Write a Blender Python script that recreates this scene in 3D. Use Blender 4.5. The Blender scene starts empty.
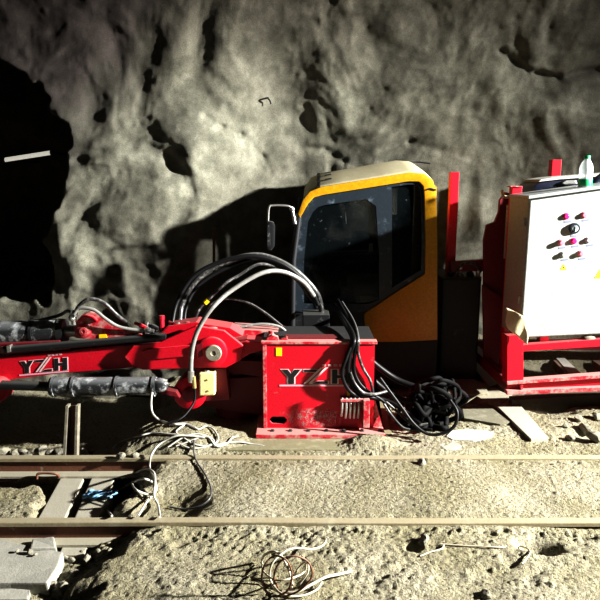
import bpy, bmesh, math, random
import numpy as np
from mathutils import Vector, Matrix, Euler

random.seed(7)
SC = bpy.context.scene
COL = SC.collection
CAMZ, PITCH, F = 1.7, math.radians(10.6), 643.0
sp, cp = math.sin(PITCH), math.cos(PITCH)

# ------------------------------------------------------------------ survey helpers
def ray(px, py):
    u, v = (px - 300) / F, -(py - 300) / F
    return Vector((u, cp + v * sp, -sp + v * cp))
def P(px, py, Y):                       # point seen at a photo position, standing at depth Y
    d = ray(px, py); return Vector((0, 0, CAMZ)) + d * (Y / d.y)
def G(px, py, z=0.0):                   # point seen at a photo position, lying at height z
    d = ray(px, py); return Vector((0, 0, CAMZ)) + d * ((z - CAMZ) / d.z)

# ------------------------------------------------------------------ materials
def new_mat(name):
    m = bpy.data.materials.new(name); m.use_nodes = True
    nt = m.node_tree; b = nt.nodes['Principled BSDF']
    return m, nt, b
def L(nt, a, b): nt.links.new(a, b)
def noise_node(nt, scale, detail=5, rough=.6, coord='Object'):
    tc = nt.nodes.new('ShaderNodeTexCoord'); n = nt.nodes.new('ShaderNodeTexNoise')
    n.inputs['Scale'].default_value = scale; n.inputs['Detail'].default_value = detail
    n.inputs['Roughness'].default_value = rough
    L(nt, tc.outputs[coord], n.inputs['Vector']); return n
def ramp(nt, src, stops):
    r = nt.nodes.new('ShaderNodeValToRGB'); e = r.color_ramp.elements
    while len(e) < len(stops): e.new(.5)
    for i, (p, c) in enumerate(stops):
        e[i].position = p; e[i].color = (*c, 1) if len(c) == 3 else c
    L(nt, src, r.inputs['Fac']); return r
def mixc(nt, fac, a, b):
    m = nt.nodes.new('ShaderNodeMix'); m.data_type = 'RGBA'
    if hasattr(fac, 'is_linked'): L(nt, fac, m.inputs[0])
    else: m.inputs[0].default_value = fac
    for s, v in ((6, a), (7, b)):
        if hasattr(v, 'is_linked'): L(nt, v, m.inputs[s])
        else: m.inputs[s].default_value = (*v, 1)
    return m.outputs[2]
def bump(nt, b, src, strength=.3, dist=.01):
    bp = nt.nodes.new('ShaderNodeBump'); bp.inputs['Strength'].default_value = strength
    bp.inputs['Distance'].default_value = dist
    L(nt, src, bp.inputs['Height']); L(nt, bp.outputs['Normal'], b.inputs['Normal'])
def mat(name, col, rough=.6, metal=0, dirt=None, amt=.5, dscale=9, up=0.0, bmp=.15, spec=.5):
    """paint/metal with patchy dust; up adds dust on upward facing faces"""
    m, nt, b = new_mat(name)
    b.inputs['Roughness'].default_value = rough; b.inputs['Metallic'].default_value = metal
    b.inputs['Specular IOR Level'].default_value = spec
    n = noise_node(nt, dscale, 8, .7)
    n2 = noise_node(nt, dscale * 7, 4, .6)
    var = ramp(nt, n2.outputs['Fac'], [(.3, tuple(c * .8 for c in col)), (.7, tuple(min(1, c * 1.12) for c in col))])
    out = var.outputs['Color']
    if dirt:
        lo = .72 - amt * .35
        r = ramp(nt, n.outputs['Fac'], [(lo, (0, 0, 0)), (min(1, lo + .16), (1, 1, 1))])
        out = mixc(nt, r.outputs['Color'], out, dirt)
        if up:
            g = nt.nodes.new('ShaderNodeNewGeometry'); s = nt.nodes.new('ShaderNodeSeparateXYZ')
            L(nt, g.outputs['Normal'], s.inputs[0])
            r2 = ramp(nt, s.outputs['Z'], [(.35, (0, 0, 0)), (.85, (up, up, up))])
            out = mixc(nt, r2.outputs['Color'], out, dirt)
    L(nt, out, b.inputs['Base Color'])
    if bmp: bump(nt, b, n2.outputs['Fac'], bmp, .004)
    return m

DUST = (.33, .31, .25)
M = {}
M['red'] = mat('red_paint', (.56, .005, .026), .42, 0, (.46, .20, .19), .28, 14, .55)
M['red_dusty'] = mat('red_dusty_paint', (.46, .010, .03), .5, 0, (.50, .27, .25), .78, 16, .95)
M['red_shaded'] = mat('shaded_red_paint', (.16, .004, .012), .55, 0, (.18, .09, .08), .25, 10, .4)  # same red paint with shade put into the colour
M['yellow'] = mat('yellow_paint', (.52, .28, .006), .42, 0, (.75, .55, .25), .2, 10, .15)
M['roof_tan'] = mat('dusty_roof', (.40, .36, .23), .85, 0, (.52, .48, .34), .6, 8, .5)
M['black'] = mat('black_steel', (.015, .016, .018), .45, 0, (.20, .20, .18), .34, 12, .35)
M['black_dusty'] = mat('dusty_black_steel', (.03, .032, .034), .4, 0, (.52, .54, .55), .66, 11, .3, .3)
M['rubber'] = mat('black_rubber', (.005, .005, .006), .45, 0, (.08, .08, .078), .2, 30, .12, spec=.3)
M['rubber_matt'] = mat('matt_black_rubber', (.004, .004, .0045), .75, 0, (.2, .2, .19), .12, 14, .05, spec=.15)
M['hose_grey'] = mat('dusty_grey_rubber', (.03, .03, .03), .35, 0, (.22, .22, .21), .6, 30, .5)
M['hose_pale'] = mat('pale_grey_hose', (.22, .22, .21), .45, 0, (.45, .44, .4), .5, 30, .2)
M['steel'] = mat('bright_steel', (.62, .62, .6), .3, .85, (.45, .42, .36), .3, 25)
M['brass'] = mat('brass_fitting', (.5, .4, .18), .4, .7, (.4, .36, .26), .3, 25)
M['rail'] = mat('rail_steel', (.25, .23, .18), .6, .15, (.40, .38, .30), .62, 14, .75, .3)
M['rail_top'] = mat('rail_running_face', (.30, .26, .17), .55, .1, (.38, .35, .26), .55, 10, .5, .2)
M['timber'] = mat('weathered_timber', (.20, .18, .12), .9, 0, (.34, .32, .25), .6, 12, .7, .4)
M['timber_pale'] = mat('pale_plank', (.30, .28, .22), .9, 0, (.36, .345, .29), .6, 14, .6, .4)
M['dark_timber'] = mat('dark_brown_timber', (.05, .035, .022), .9, 0, (.16, .14, .1), .4, 12, .3, .4)  # timber in a dark brown tone
M['dark_dirt_timber'] = mat('dirt_covered_timber', (.12, .11, .075), .95, 0, (.26, .25, .19), .6, 16, .35, .5)
M['rust'] = mat('rusty_steel', (.16, .07, .04), .8, .2, (.45, .38, .3), .4, 14, .3, .3)
M['slab'] = mat('pale_stone_slab', (.25, .245, .215), .95, 0, (.36, .352, .31), .7, 16, .5, .5)
M['rock'] = mat('dusty_rock', (.20, .19, .15), .95, 0, (.33, .31, .25), .6, 14, .5, .6)
M['white_box'] = mat('white_enamel', (.375, .40, .392), .4, 0, (.35, .375, .367), .22, 5, 0, .05)
M['box_side'] = mat('grey_white_enamel', (.40, .40, .36), .5, 0, (.3, .29, .24), .4, 8, .2)
M['seam'] = mat('shadow_seam', (.10, .10, .10), .7)
M['cloth'] = mat('beige_sacking', (.60, .53, .36), .95, 0, (.7, .64, .5), .4, 20, 0, .5)
M['navy'] = mat('dark_navy_paint', (.012, .016, .035), .35, 0, (.3, .32, .33), .2, 12, .5)
M['tank'] = mat('dark_tank', (.012, .012, .013), .6, 0, (.1, .1, .1), .3, 9, .3)
M['cable_white'] = mat('pale_cable', (.44, .43, .39), .5, 0, (.36, .34, .28), .4, 30)
M['cable_beige'] = mat('beige_wire', (.46, .42, .33), .6, 0, (.4, .37, .28), .4, 30)
M['blue'] = mat('blue_rag', (.22, .42, .62), .8, 0, (.55, .55, .5), .45, 22)
M['cream'] = mat('cream_plastic', (.74, .66, .36), .5, 0, (.6, .5, .3), .25, 16)
M['sticker'] = mat('yellow_sticker', (.95, .62, .01), .5)
M['caution'] = mat('caution_yellow', (.85, .75, .05), .5)
M['ink'] = mat('black_ink', (.012, .012, .014), .6)
M['outline'] = mat('pale_letter_outline', (.74, .55, .56), .6, 0, (.6, .3, .3), .2, 30)
M['stripe'] = mat('pale_pink_stripe', (.72, .42, .50), .6, 0, (.7, .25, .3), .25, 30)
M['pink'] = mat('pink_red_button', (.85, .03, .22), .35)
M['pink_pale'] = mat('faded_pink_button', (.78, .25, .32), .4)
M['grey_btn'] = mat('grey_button', (.45, .48, .47), .4)
M['dial'] = mat('dark_dial', (.03, .04, .045), .35)
M['dial_face'] = mat('pale_dial_face', (.5, .58, .62), .3)
M['tag'] = mat('pale_label_plate', (.20, .22, .29), .5)
M['green'] = mat('green_plastic', (.03, .42, .16), .4)
M['cab_trim'] = mat('blue_black_trim', (.022, .032, .042), .4, 0, (.15, .19, .23), .45, 14, .2)
M['seat'] = mat('dark_seat', (.02, .02, .022), .85, 0, (.08, .08, .075), .4, 9)
M['olive'] = mat('olive_concrete', (.17, .16, .09), .95, 0, (.30, .285, .20), .6, 10, .3, .5)
M['white_dust'] = mat('white_dust_slab', (.46, .45, .41), .9, 0, (.52, .51, .47), .5, 18, 0, .5)

def glass_mat():
    m, nt, b = new_mat('dusty_dark_glass')
    b.inputs['Roughness'].default_value = .12
    n = noise_node(nt, 26, 6, .75); r = ramp(nt, n.outputs['Fac'], [(.62, (.008, .012, .014)), (.70, (.20, .23, .23))])
    L(nt, r.outputs['Color'], b.inputs['Base Color'])
    r2 = ramp(nt, n.outputs['Fac'], [(.58, (.42, .42, .42)), (.72, (.85, .85, .85))])
    L(nt, r2.outputs['Color'], b.inputs['Alpha']); return m
M['glass'] = glass_mat()
def bottle_mat():
    m, nt, b = new_mat('clear_bottle_plastic')
    b.inputs['Base Color'].default_value = (.9, .95, .97, 1); b.inputs['Roughness'].default_value = .08
    b.inputs['Alpha'].default_value = .45; return m
M['bottle'] = bottle_mat()
def tube_mat():
    m, nt, b = new_mat('white_tube_glass')
    b.inputs['Base Color'].default_value = (.9, .9, .85, 1)
    b.inputs['Emission Color'].default_value = (1, .97, .85, 1); b.inputs['Emission Strength'].default_value = .42
    return m
M['tube'] = tube_mat()

def wall_mat():
    m, nt, b = new_mat('shotcrete'); b.inputs['Roughness'].default_value = .92
    b.inputs['Specular IOR Level'].default_value = .2
    big = noise_node(nt, .9, 3, .5); mid = noise_node(nt, 5, 8, .65); fine = noise_node(nt, 110, 3, .7)
    base = ramp(nt, mid.outputs['Fac'], [(.32, (.125, .125, .100)), (.52, (.22, .22, .178)), (.72, (.34, .34, .283))])
    tint = ramp(nt, big.outputs['Fac'], [(.42, (.62, .60, .60)), (.62, (1, 1, 1))])
    mm = nt.nodes.new('ShaderNodeMix'); mm.data_type = 'RGBA'; mm.blend_type = 'MULTIPLY'; mm.inputs[0].default_value = .8
    L(nt, base.outputs['Color'], mm.inputs[6]); L(nt, tint.outputs['Color'], mm.inputs[7])
    fr = ramp(nt, fine.outputs['Fac'], [(.3, (.62, .62, .62)), (.7, (1.25, 1.25, 1.25))])
    m2 = nt.nodes.new('ShaderNodeMix'); m2.data_type = 'RGBA'; m2.blend_type = 'MULTIPLY'; m2.inputs[0].default_value = .75
    L(nt, mm.outputs[2], m2.inputs[6]); L(nt, fr.outputs['Color'], m2.inputs[7])
    L(nt, m2.outputs[2], b.inputs['Base Color'])
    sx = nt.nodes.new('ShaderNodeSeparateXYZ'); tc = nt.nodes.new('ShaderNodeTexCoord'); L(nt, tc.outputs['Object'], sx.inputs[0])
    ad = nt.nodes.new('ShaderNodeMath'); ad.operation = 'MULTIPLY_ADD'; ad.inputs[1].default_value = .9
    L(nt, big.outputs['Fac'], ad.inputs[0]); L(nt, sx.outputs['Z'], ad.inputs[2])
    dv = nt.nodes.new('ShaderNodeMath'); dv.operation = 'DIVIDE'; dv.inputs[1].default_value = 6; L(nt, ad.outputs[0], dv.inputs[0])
    top_shade = ramp(nt, dv.outputs[0], [(.44, (1, 1, 1)), (.59, (.56, .53, .52)), (.75, (.2, .18, .18))])  # fading light painted into the colour, darker up the wall
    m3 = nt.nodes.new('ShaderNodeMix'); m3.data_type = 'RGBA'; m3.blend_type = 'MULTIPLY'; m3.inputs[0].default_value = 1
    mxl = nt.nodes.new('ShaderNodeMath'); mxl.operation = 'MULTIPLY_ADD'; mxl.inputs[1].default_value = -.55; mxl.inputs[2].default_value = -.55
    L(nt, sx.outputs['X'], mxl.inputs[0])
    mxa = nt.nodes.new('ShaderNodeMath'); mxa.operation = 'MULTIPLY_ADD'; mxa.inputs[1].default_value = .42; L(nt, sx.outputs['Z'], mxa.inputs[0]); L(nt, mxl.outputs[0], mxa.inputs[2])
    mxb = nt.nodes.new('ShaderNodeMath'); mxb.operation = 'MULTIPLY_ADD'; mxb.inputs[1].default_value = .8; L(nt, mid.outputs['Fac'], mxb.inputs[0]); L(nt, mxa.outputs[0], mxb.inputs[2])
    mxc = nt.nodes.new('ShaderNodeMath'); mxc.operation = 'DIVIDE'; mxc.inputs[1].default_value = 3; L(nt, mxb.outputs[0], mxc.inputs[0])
    left_shade = ramp(nt, mxc.outputs[0], [(.52, (1, 1, 1)), (.66, (.42, .37, .42))])  # dim light of the upper left wall painted into its colour
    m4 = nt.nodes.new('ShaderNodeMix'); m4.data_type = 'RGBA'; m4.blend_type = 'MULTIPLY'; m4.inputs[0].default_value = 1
    L(nt, m2.outputs[2], m4.inputs[6]); L(nt, left_shade.outputs['Color'], m4.inputs[7])
    L(nt, m4.outputs[2], m3.inputs[6]); L(nt, top_shade.outputs['Color'], m3.inputs[7]); L(nt, m3.outputs[2], b.inputs['Base Color'])
    bump(nt, b, fine.outputs['Fac'], .5, .012); return m
def dirt_mat():
    m, nt, b = new_mat('dusty_rubble_dirt'); b.inputs['Roughness'].default_value = .95
    b.inputs['Specular IOR Level'].default_value = .15
    big = noise_node(nt, 2.2, 4, .6); mid = noise_node(nt, 42, 8, .85); fine = noise_node(nt, 160, 3, .7)
    base = ramp(nt, mid.outputs['Fac'], [(.30, (.12, .11, .082)), (.46, (.295, .278, .218)), (.68, (.41, .39, .318))])
    tint = ramp(nt, big.outputs['Fac'], [(.38, (.80, .78, .66)), (.62, (1.05, 1.04, 1.0))])
    mm = nt.nodes.new('ShaderNodeMix'); mm.data_type = 'RGBA'; mm.blend_type = 'MULTIPLY'; mm.inputs[0].default_value = 1
    L(nt, base.outputs['Color'], mm.inputs[6]); L(nt, tint.outputs['Color'], mm.inputs[7])
    spk = noise_node(nt, 75, 2, .5); sr = ramp(nt, spk.outputs['Fac'], [(.30, (.25, .23, .2)), (.40, (1, 1, 1))])
    m5 = nt.nodes.new('ShaderNodeMix'); m5.data_type = 'RGBA'; m5.blend_type = 'MULTIPLY'; m5.inputs[0].default_value = 1
    L(nt, mm.outputs[2], m5.inputs[6]); L(nt, sr.outputs['Color'], m5.inputs[7])
    L(nt, m5.outputs[2], b.inputs['Base Color'])
    ad = nt.nodes.new('ShaderNodeMath'); ad.operation = 'ADD'; L(nt, fine.outputs['Fac'], ad.inputs[0]); L(nt, spk.outputs['Fac'], ad.inputs[1])
    bump(nt, b, ad.outputs[0], .8, .014); return m
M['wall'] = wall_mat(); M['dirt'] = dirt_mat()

# ------------------------------------------------------------------ object helpers
def thing(name, label, cat, loc=(0, 0, 0), rot=(0, 0, 0), group=None):
    o = bpy.data.objects.new(name, None); COL.objects.link(o)
    o.location = loc; o.rotation_euler = rot; o.empty_display_size = .1
    o['label'] = label; o['category'] = cat
    if group: o['group'] = group
    return o
def tag(o, label, cat, group=None):
    o['label'] = label; o['category'] = cat
    if group: o['group'] = group
    return o
def wmat(o):
    m = Matrix.LocRotScale(o.location, o.rotation_euler, o.scale)
    return wmat(o.parent) @ m if o.parent else m

class MB:
    def __init__(s): s.bm = bmesh.new()
    def add(s, verts, faces):
        vs = [s.bm.verts.new(v) for v in verts]
        for f in faces:
            try: s.bm.faces.new([vs[i] for i in f])
            except ValueError: pass
        return s
    def box(s, lo, hi, mx=None, bev=0.0):
        b = bmesh.new(); bmesh.ops.create_cube(b, size=1)
        lo, hi = Vector(lo), Vector(hi)
        for v in b.verts: v.co = Vector([lo[i] + (hi[i] - lo[i]) * (v.co[i] + .5) for i in range(3)])
        if bev: bmesh.ops.bevel(b, geom=list(b.edges), offset=bev, segments=2, profile=.6, affect='EDGES')
        return s.merge(b, mx)
    def merge(s, b, mx=None):
        if mx is not None: bmesh.ops.transform(b, matrix=mx, verts=b.verts)
        b.verts.index_update()
        mp = [s.bm.verts.new(v.co) for v in b.verts]
        for f in b.faces:
            try: s.bm.faces.new([mp[v.index] for v in f.verts])
            except ValueError: pass
        b.free(); return s
    def cyl(s, p0, p1, r0, r1=None, seg=20):
        return s.tube([p0, p1], [r0, r0 if r1 is None else r1], seg)
    def tube(s, pts, r, seg=8, closed=False):
        pts = [Vector(p) for p in pts]; n = len(pts)
        rr = r if isinstance(r, (list, tuple)) else [r] * n
        rings = []; t0 = (pts[1] - pts[0]).normalized()
        ref = Vector((0, 0, 1)) if abs(t0.z) < .9 else Vector((1, 0, 0))
        nrm = t0.cross(ref).normalized()
        for i in range(n):
            a, b = pts[max(i - 1, 0)], pts[min(i + 1, n - 1)]
            if closed: a, b = pts[i - 1], pts[(i + 1) % n]
            t = (b - a)
            t = t.normalized() if t.length > 1e-9 else t0
            nrm = (nrm - t * nrm.dot(t))
            nrm = nrm.normalized() if nrm.length > 1e-6 else t.orthogonal().normalized()
            bn = t.cross(nrm)
            rings.append([s.bm.verts.new(pts[i] + (nrm * math.cos(2 * math.pi * k / seg) + bn * math.sin(2 * math.pi * k / seg)) * rr[i]) for k in range(seg)])
        for i in range(n if closed else n - 1):
            A, B = rings[i], rings[(i + 1) % n]
            for k in range(seg):
                s.bm.faces.new([A[k], A[(k + 1) % seg], B[(k + 1) % seg], B[k]])
        if not closed:
            for R in (rings[0][::-1], rings[-1]):
                if R: s.bm.faces.new(R)
        return s
    def prism(s, front, back):
        """two matching outlines joined into a solid"""
        n = len(front); vf = [s.bm.verts.new(v) for v in front]; vb = [s.bm.verts.new(v) for v in back]
        s.bm.faces.new(vf); s.bm.faces.new(vb[::-1])
        for i in range(n): s.bm.faces.new([vf[i], vb[i], vb[(i + 1) % n], vf[(i + 1) % n]])
        return s
    def slabY(s, pxs, Y0, Y1):
        """outline read off the photo at depth Y0, extruded straight back to depth Y1"""
        f = [P(x, y, Y0) for x, y in pxs]
        return s.prism(f, [Vector((v.x, Y1, v.z)) for v in f])
    def ringY(s, outer, inner, Y0, Y1):
        """frame: outer and inner outlines with the same number of points"""
        n = len(outer)
        of = [P(x, y, Y0) for x, y in outer]; nf = [P(x, y, Y0) for x, y in inner]
        ob = [Vector((v.x, Y1, v.z)) for v in of]; nb = [Vector((v.x, Y1, v.z)) for v in nf]
        V = [[s.bm.verts.new(p) for p in q] for q in (of, nf, ob, nb)]
        for i in range(n):
            j = (i + 1) % n
            s.bm.faces.new([V[0][i], V[0][j], V[1][j], V[1][i]]); s.bm.faces.new([V[2][i], V[3][i], V[3][j], V[2][j]])
            s.bm.faces.new([V[0][i], V[2][i], V[2][j], V[0][j]]); s.bm.faces.new([V[1][i], V[1][j], V[3][j], V[3][i]])
        return s
    def sphere(s, c, r, sub=2, sc=(1, 1, 1)):
        b = bmesh.new(); bmesh.ops.create_icosphere(b, subdivisions=sub, radius=r)
        return s.merge(b, Matrix.Translation(c) @ Matrix.Diagonal((*sc, 1)))
    def lathe(s, prof, c, axis=(0, 0, 1), seg=20):
        ax = Vector(axis).normalized(); q = ax.to_track_quat('Z', 'Y'); c = Vector(c); rings = []
        for r, z in prof:
            rings.append([s.bm.verts.new(c + q @ Vector((r * math.cos(2 * math.pi * k / seg), r * math.sin(2 * math.pi * k / seg), z))) for k in range(seg)])
        for A, B in zip(rings, rings[1:]):
            for k in range(seg): s.bm.faces.new([A[k], A[(k + 1) % seg], B[(k + 1) % seg], B[k]])
        s.bm.faces.new(rings[0][::-1]); s.bm.faces.new(rings[-1]); return s
    def build(s, name, m, parent=None, bev=0.0, smooth=None, world=True, label=None):
        bm = s.bm
        if bev:
            bmesh.ops.recalc_face_normals(bm, faces=bm.faces)
            ed = [e for e in bm.edges if len(e.link_faces) == 2 and e.calc_face_angle(0) > .5]
            try: bmesh.ops.bevel(bm, geom=ed, offset=bev, segments=2, profile=.6, affect='EDGES', clamp_overlap=True)
            except Exception: pass
        bmesh.ops.recalc_face_normals(bm, faces=bm.faces)
        if parent is not None and world:
            bmesh.ops.transform(bm, matrix=wmat(parent).inverted(), verts=bm.verts)
        off = None
        if parent is None or parent.parent is not None or parent.type != 'EMPTY' or True:
            # origin at the middle of the mesh's base
            if bm.verts:
                lo = Vector([min(v.co[i] for v in bm.verts) for i in range(3)]); hi = Vector([max(v.co[i] for v in bm.verts) for i in range(3)])
                off = Vector(((lo.x + hi.x) / 2, (lo.y + hi.y) / 2, lo.z))
                bmesh.ops.translate(bm, vec=-off, verts=bm.verts)
        me = bpy.data.meshes.new(name); bm.to_mesh(me); bm.free()
        if smooth is not None:
            me.polygons.foreach_set('use_smooth', [True] * len(me.polygons))
            me.set_sharp_from_angle(angle=math.radians(smooth))
        me.materials.append(m if not isinstance(m, str) else M[m])
        o = bpy.data.objects.new(name, me); COL.objects.link(o)
        if off is not None: o.location = off
        if parent is not None: o.parent = parent
        if label: o['label'] = label
        return o

def spline(pts, n=10, closed=False):
    pts = [Vector(p) for p in pts]; out = []; N = len(pts)
    for i in range(N if closed else N - 1):
        p1, p2 = pts[i], pts[(i + 1) % N]
        p0 = pts[i - 1] if (i > 0 or closed) else p1 * 2 - p2
        p3 = pts[(i + 2) % N] if (i + 2 < N or closed) else p2 * 2 - p1
        for k in range(n):
            t = k / n
            out.append(.5 * ((2 * p1) + (-p0 + p2) * t + (2 * p0 - 5 * p1 + 4 * p2 - p3) * t * t + (-p0 + 3 * p1 - 3 * p2 + p3) * t ** 3))
    if not closed: out.append(pts[-1])
    return out
def hose(name, pts, r, m, label, cat, group=None, n=10, seg=8):
    o = MB().tube(spline(pts, n), r, seg).build(name, m, smooth=60)
    return tag(o, label, cat, group)

# ------------------------------------------------------------------ noise (numpy)
def vnoise(x, y, seed):
    xi, yi = np.floor(x).astype(np.int64), np.floor(y).astype(np.int64)
    fx, fy = x - xi, y - yi
    fx = fx * fx * fx * (fx * (fx * 6 - 15) + 10); fy = fy * fy * fy * (fy * (fy * 6 - 15) + 10)
    def h(a, b):
        v = (a * 374761393 + b * 668265263 + seed * 974634777) & 0xffffffff
        v = ((v ^ (v >> 13)) * 1274126177) & 0xffffffff
        return ((v ^ (v >> 16)) & 0xffff) / 32767.5 - 1
    a, b, c, d = h(xi, yi), h(xi + 1, yi), h(xi, yi + 1), h(xi + 1, yi + 1)
    return (a * (1 - fx) + b * fx) * (1 - fy) + (c * (1 - fx) + d * fx) * fy
def sstep(e0, e1, x):
    t = np.clip((x - e0) / (e1 - e0), 0, 1); return t * t * (3 - 2 * t)
def grid_mesh(name, V, nx, ny, m):
    me = bpy.data.meshes.new(name)
    me.vertices.add(nx * ny); me.vertices.foreach_set('co', V.astype(np.float32).ravel())
    i = np.arange((nx - 1) * (ny - 1)); r, c = i // (nx - 1), i % (nx - 1)
    q = np.stack([r * nx + c, r * nx + c + 1, (r + 1) * nx + c + 1, (r + 1) * nx + c], 1)
    nf = len(q); me.loops.add(nf * 4); me.loops.foreach_set('vertex_index', q.ravel().astype(np.int32))
    me.polygons.add(nf); me.polygons.foreach_set('loop_start', (np.arange(nf) * 4).astype(np.int32))
    me.polygons.foreach_set('loop_total', np.full(nf, 4, np.int32))
    me.update(calc_edges=True); me.validate()
    me.polygons.foreach_set('use_smooth', [True] * nf)
    me.materials.append(m)
    o = bpy.data.objects.new(name, me); COL.objects.link(o); return o

# ------------------------------------------------------------------ setting: tunnel wall
def build_wall():
    xs = np.concatenate([np.arange(-6.5, -3.2, .06), np.arange(-3.2, 3.4, .016), np.arange(3.4, 11.0, .06)])
    R, YC, ZC = 4.0, 2.25, 1.45
    Ls = np.concatenate([np.arange(-.6, 3.9, .018), np.arange(3.9, 10.5, .06)])     # arc length from z=0
    X, S = np.meshgrid(xs, Ls)
    th = np.clip((S - ZC) / R, 0, None)
    Y = np.where(S < ZC, YC + R, YC + R * np.cos(th)); Z = np.where(S < ZC, S, ZC + R * np.sin(th))
    NY, NZ = -np.where(S < ZC, 1, np.cos(th)), -np.where(S < ZC, 0, np.sin(th))
    # photo coordinates of the undisplaced wall (used only to place its hollows and bulges)
    Yb_ = Y - .70 * sstep(.05, -1.0, X) * sstep(3.4, 1.6, S)
    d = Yb_ * cp - (Z - CAMZ) * sp; v = (Yb_ * sp + (Z - CAMZ) * cp)
    px = 300 + F * X / np.maximum(d, .5); py = 300 - F * v / np.maximum(d, .5)
    wx = X + .18 * vnoise(X * 1.7, S * 1.7, 91); ws = S + .18 * vnoise(X * 1.7, S * 1.7, 92)
    D = .08 * vnoise(wx * 1.1, ws * 1.0, 1) + .045 * vnoise(wx * 2.3, ws * 2.0, 12)
    ridg = 1 - np.abs(vnoise(wx * 3.0, ws * 2.6, 3)); D += .012 * (ridg - .5)
    D += .021 * vnoise(wx * 3.9, ws * 3.6, 4) + .011 * vnoise(wx * 8.5, ws * 7.5, 5) - .012 * np.abs(vnoise(wx * 6.1, ws * 9.5, 9)) - .006 * np.abs(vnoise(wx * 15, ws * 17, 10))
    D += .0025 * vnoise(X * 22, S * 22, 6) + .0012 * vnoise(X * 50, S * 50, 7)
    D += .70 * sstep(.05, -1.0, X) * sstep(3.4, 1.6, S)
    feats = [  # x, y, radius x, radius y, angle, metres out of the wall
        (172, 159, 9, 15, 0, -.16), (192, 150, 10, 16, 0, .05), (128, 134, 11, 10, 20, -.07), (100, 139, 6, 6, 0, -.05),
        (203, 30, 11, 45, 12, -.17), (212, 95, 12, 26, -38, -.10), (245, 120, 9, 24, -52, -.10), (266, 150, 9, 22, -30, -.09),
        (238, 60, 26, 34, -20, .10), (238, 92, 22, 18, 0, .06), (205, 130, 20, 22, 0, .06), (165, 60, 22, 40, 10, .08), (175, 115, 22, 22, 0, .05),
        (112, 40, 22, 50, 6, -.16), (92, 90, 12, 26, 0, -.14), (70, 35, 30, 26, 0, .07), (35, 45, 28, 22, 0, .05), (155, 40, 8, 14, 20, -.09),
        (110, 210, 34, 40, 10, .09), (95, 235, 10, 26, -18, -.08), (75, 265, 12, 30, -18, .05), (140, 175, 30, 26, 0, .05), (62, 230, 9, 22, 0, .05),
        (290, 45, 24, 14, 0, .05), (330, 105, 30, 24, 20, .08), (300, 118, 16, 8, 10, -.03), (318, 134, 20, 7, 18, -.03),
        (342, 152, 12, 8, 10, -.03), (365, 80, 16, 10, 0, -.04), (420, 70, 60, 36, 20, .08), (455, 66, 20, 9, 15, -.04), (290, 150, 22, 9, 15, .05),
        (518, 60, 26, 7, -32, -.10), (548, 80, 24, 9, 8, -.12), (585, 70, 26, 10, 10, -.09), (545, 25, 12, 30, -35, -.12), (530, 105, 40, 22, 0, .09),
        (470, 185, 9, 44, 10, -.12), (505, 178, 26, 30, -20, -.15), (490, 140, 18, 9, 0, -.08), (480, 215, 18, 22, 0, .10), (430, 215, 12, 70, 0, .06),
        (350, 30, 40, 24, 0, -.05), (328, 72, 22, 34, 0, .11), (335, 120, 20, 22, 0, .08), (390, 20, 20, 20, 0, .05), (360, 130, 24, 10, 0, .06), (420, 140, 40, 24, 0, -.05)]
    for fx, fy, rx, ry, an, am in feats:
        a = math.radians(an); dx, dy = px - fx, py - fy
        e = ((dx * math.cos(a) + dy * math.sin(a)) / rx) ** 2 + ((-dx * math.sin(a) + dy * math.cos(a)) / ry) ** 2
        D += am * np.exp(-e) * (.62 if am > 0 else .34 if min(rx, ry) < 14 else .5)
    # thin ledges left by the spraying
    for pts, am in ([(205, 105), (222, 118), (240, 128), (262, 155), (270, 172)], .05), ([(502, 52), (530, 72), (560, 78), (600, 70)], .06), ([(300, 148), (325, 150), (345, 162)], .04), ([(380, 150), (410, 142), (440, 150)], .03):
        for (ax, ay), (bx, by) in zip(pts, pts[1:]):
            t = np.clip(((px - ax) * (bx - ax) + (py - ay) * (by - ay)) / ((bx - ax) ** 2 + (by - ay) ** 2), 0, 1)
            dd = np.hypot(px - ax - t * (bx - ax), py - ay - t * (by - ay)); D -= .7 * am * np.exp(-(dd / 3.5) ** 2)
    # side recess at the left end: distance to an outline
    jit = 7 * vnoise(X * 5, S * 5, 21) + 5 * vnoise(X * 12, S * 12, 22)
    poly = [(-600, 30), (-30, 40), (8, 62), (34, 78), (48, 92), (60, 112), (73, 150), (66, 178), (60, 205), (52, 225), (47, 245), (52, 270), (48, 300), (30, 304), (-600, 320)]
    inside = np.zeros(px.shape, bool); dist = np.full(px.shape, 1e9)
    for (ax, ay), (bx, by) in zip(poly, poly[1:] + poly[:1]):
        cond = ((ay > py) != (by > py)); den = (by - ay) if by != ay else 1e-9
        inside ^= cond & (px < (bx - ax) * (py - ay) / den + ax)
        t = np.clip(((px - ax) * (bx - ax) + (py - ay) * (by - ay)) / max((bx - ax) ** 2 + (by - ay) ** 2, 1e-9), 0, 1)
        dist = np.minimum(dist, np.hypot(px - ax - t * (bx - ax), py - ay - t * (by - ay)))
    sd = np.where(inside, dist, -dist) + jit
    D -= 1.25 * sstep(-3, 13, sd) * (1 - sstep(6.0, 7.0, -X))
    D += .10 * sstep(.5, .0, S)                         # spoil at the foot of the wall
    V = np.stack([X, Y + NY * D, Z + NZ * D], -1).reshape(-1, 3)
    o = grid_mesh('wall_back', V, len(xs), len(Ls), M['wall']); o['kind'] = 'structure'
build_wall()

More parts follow.
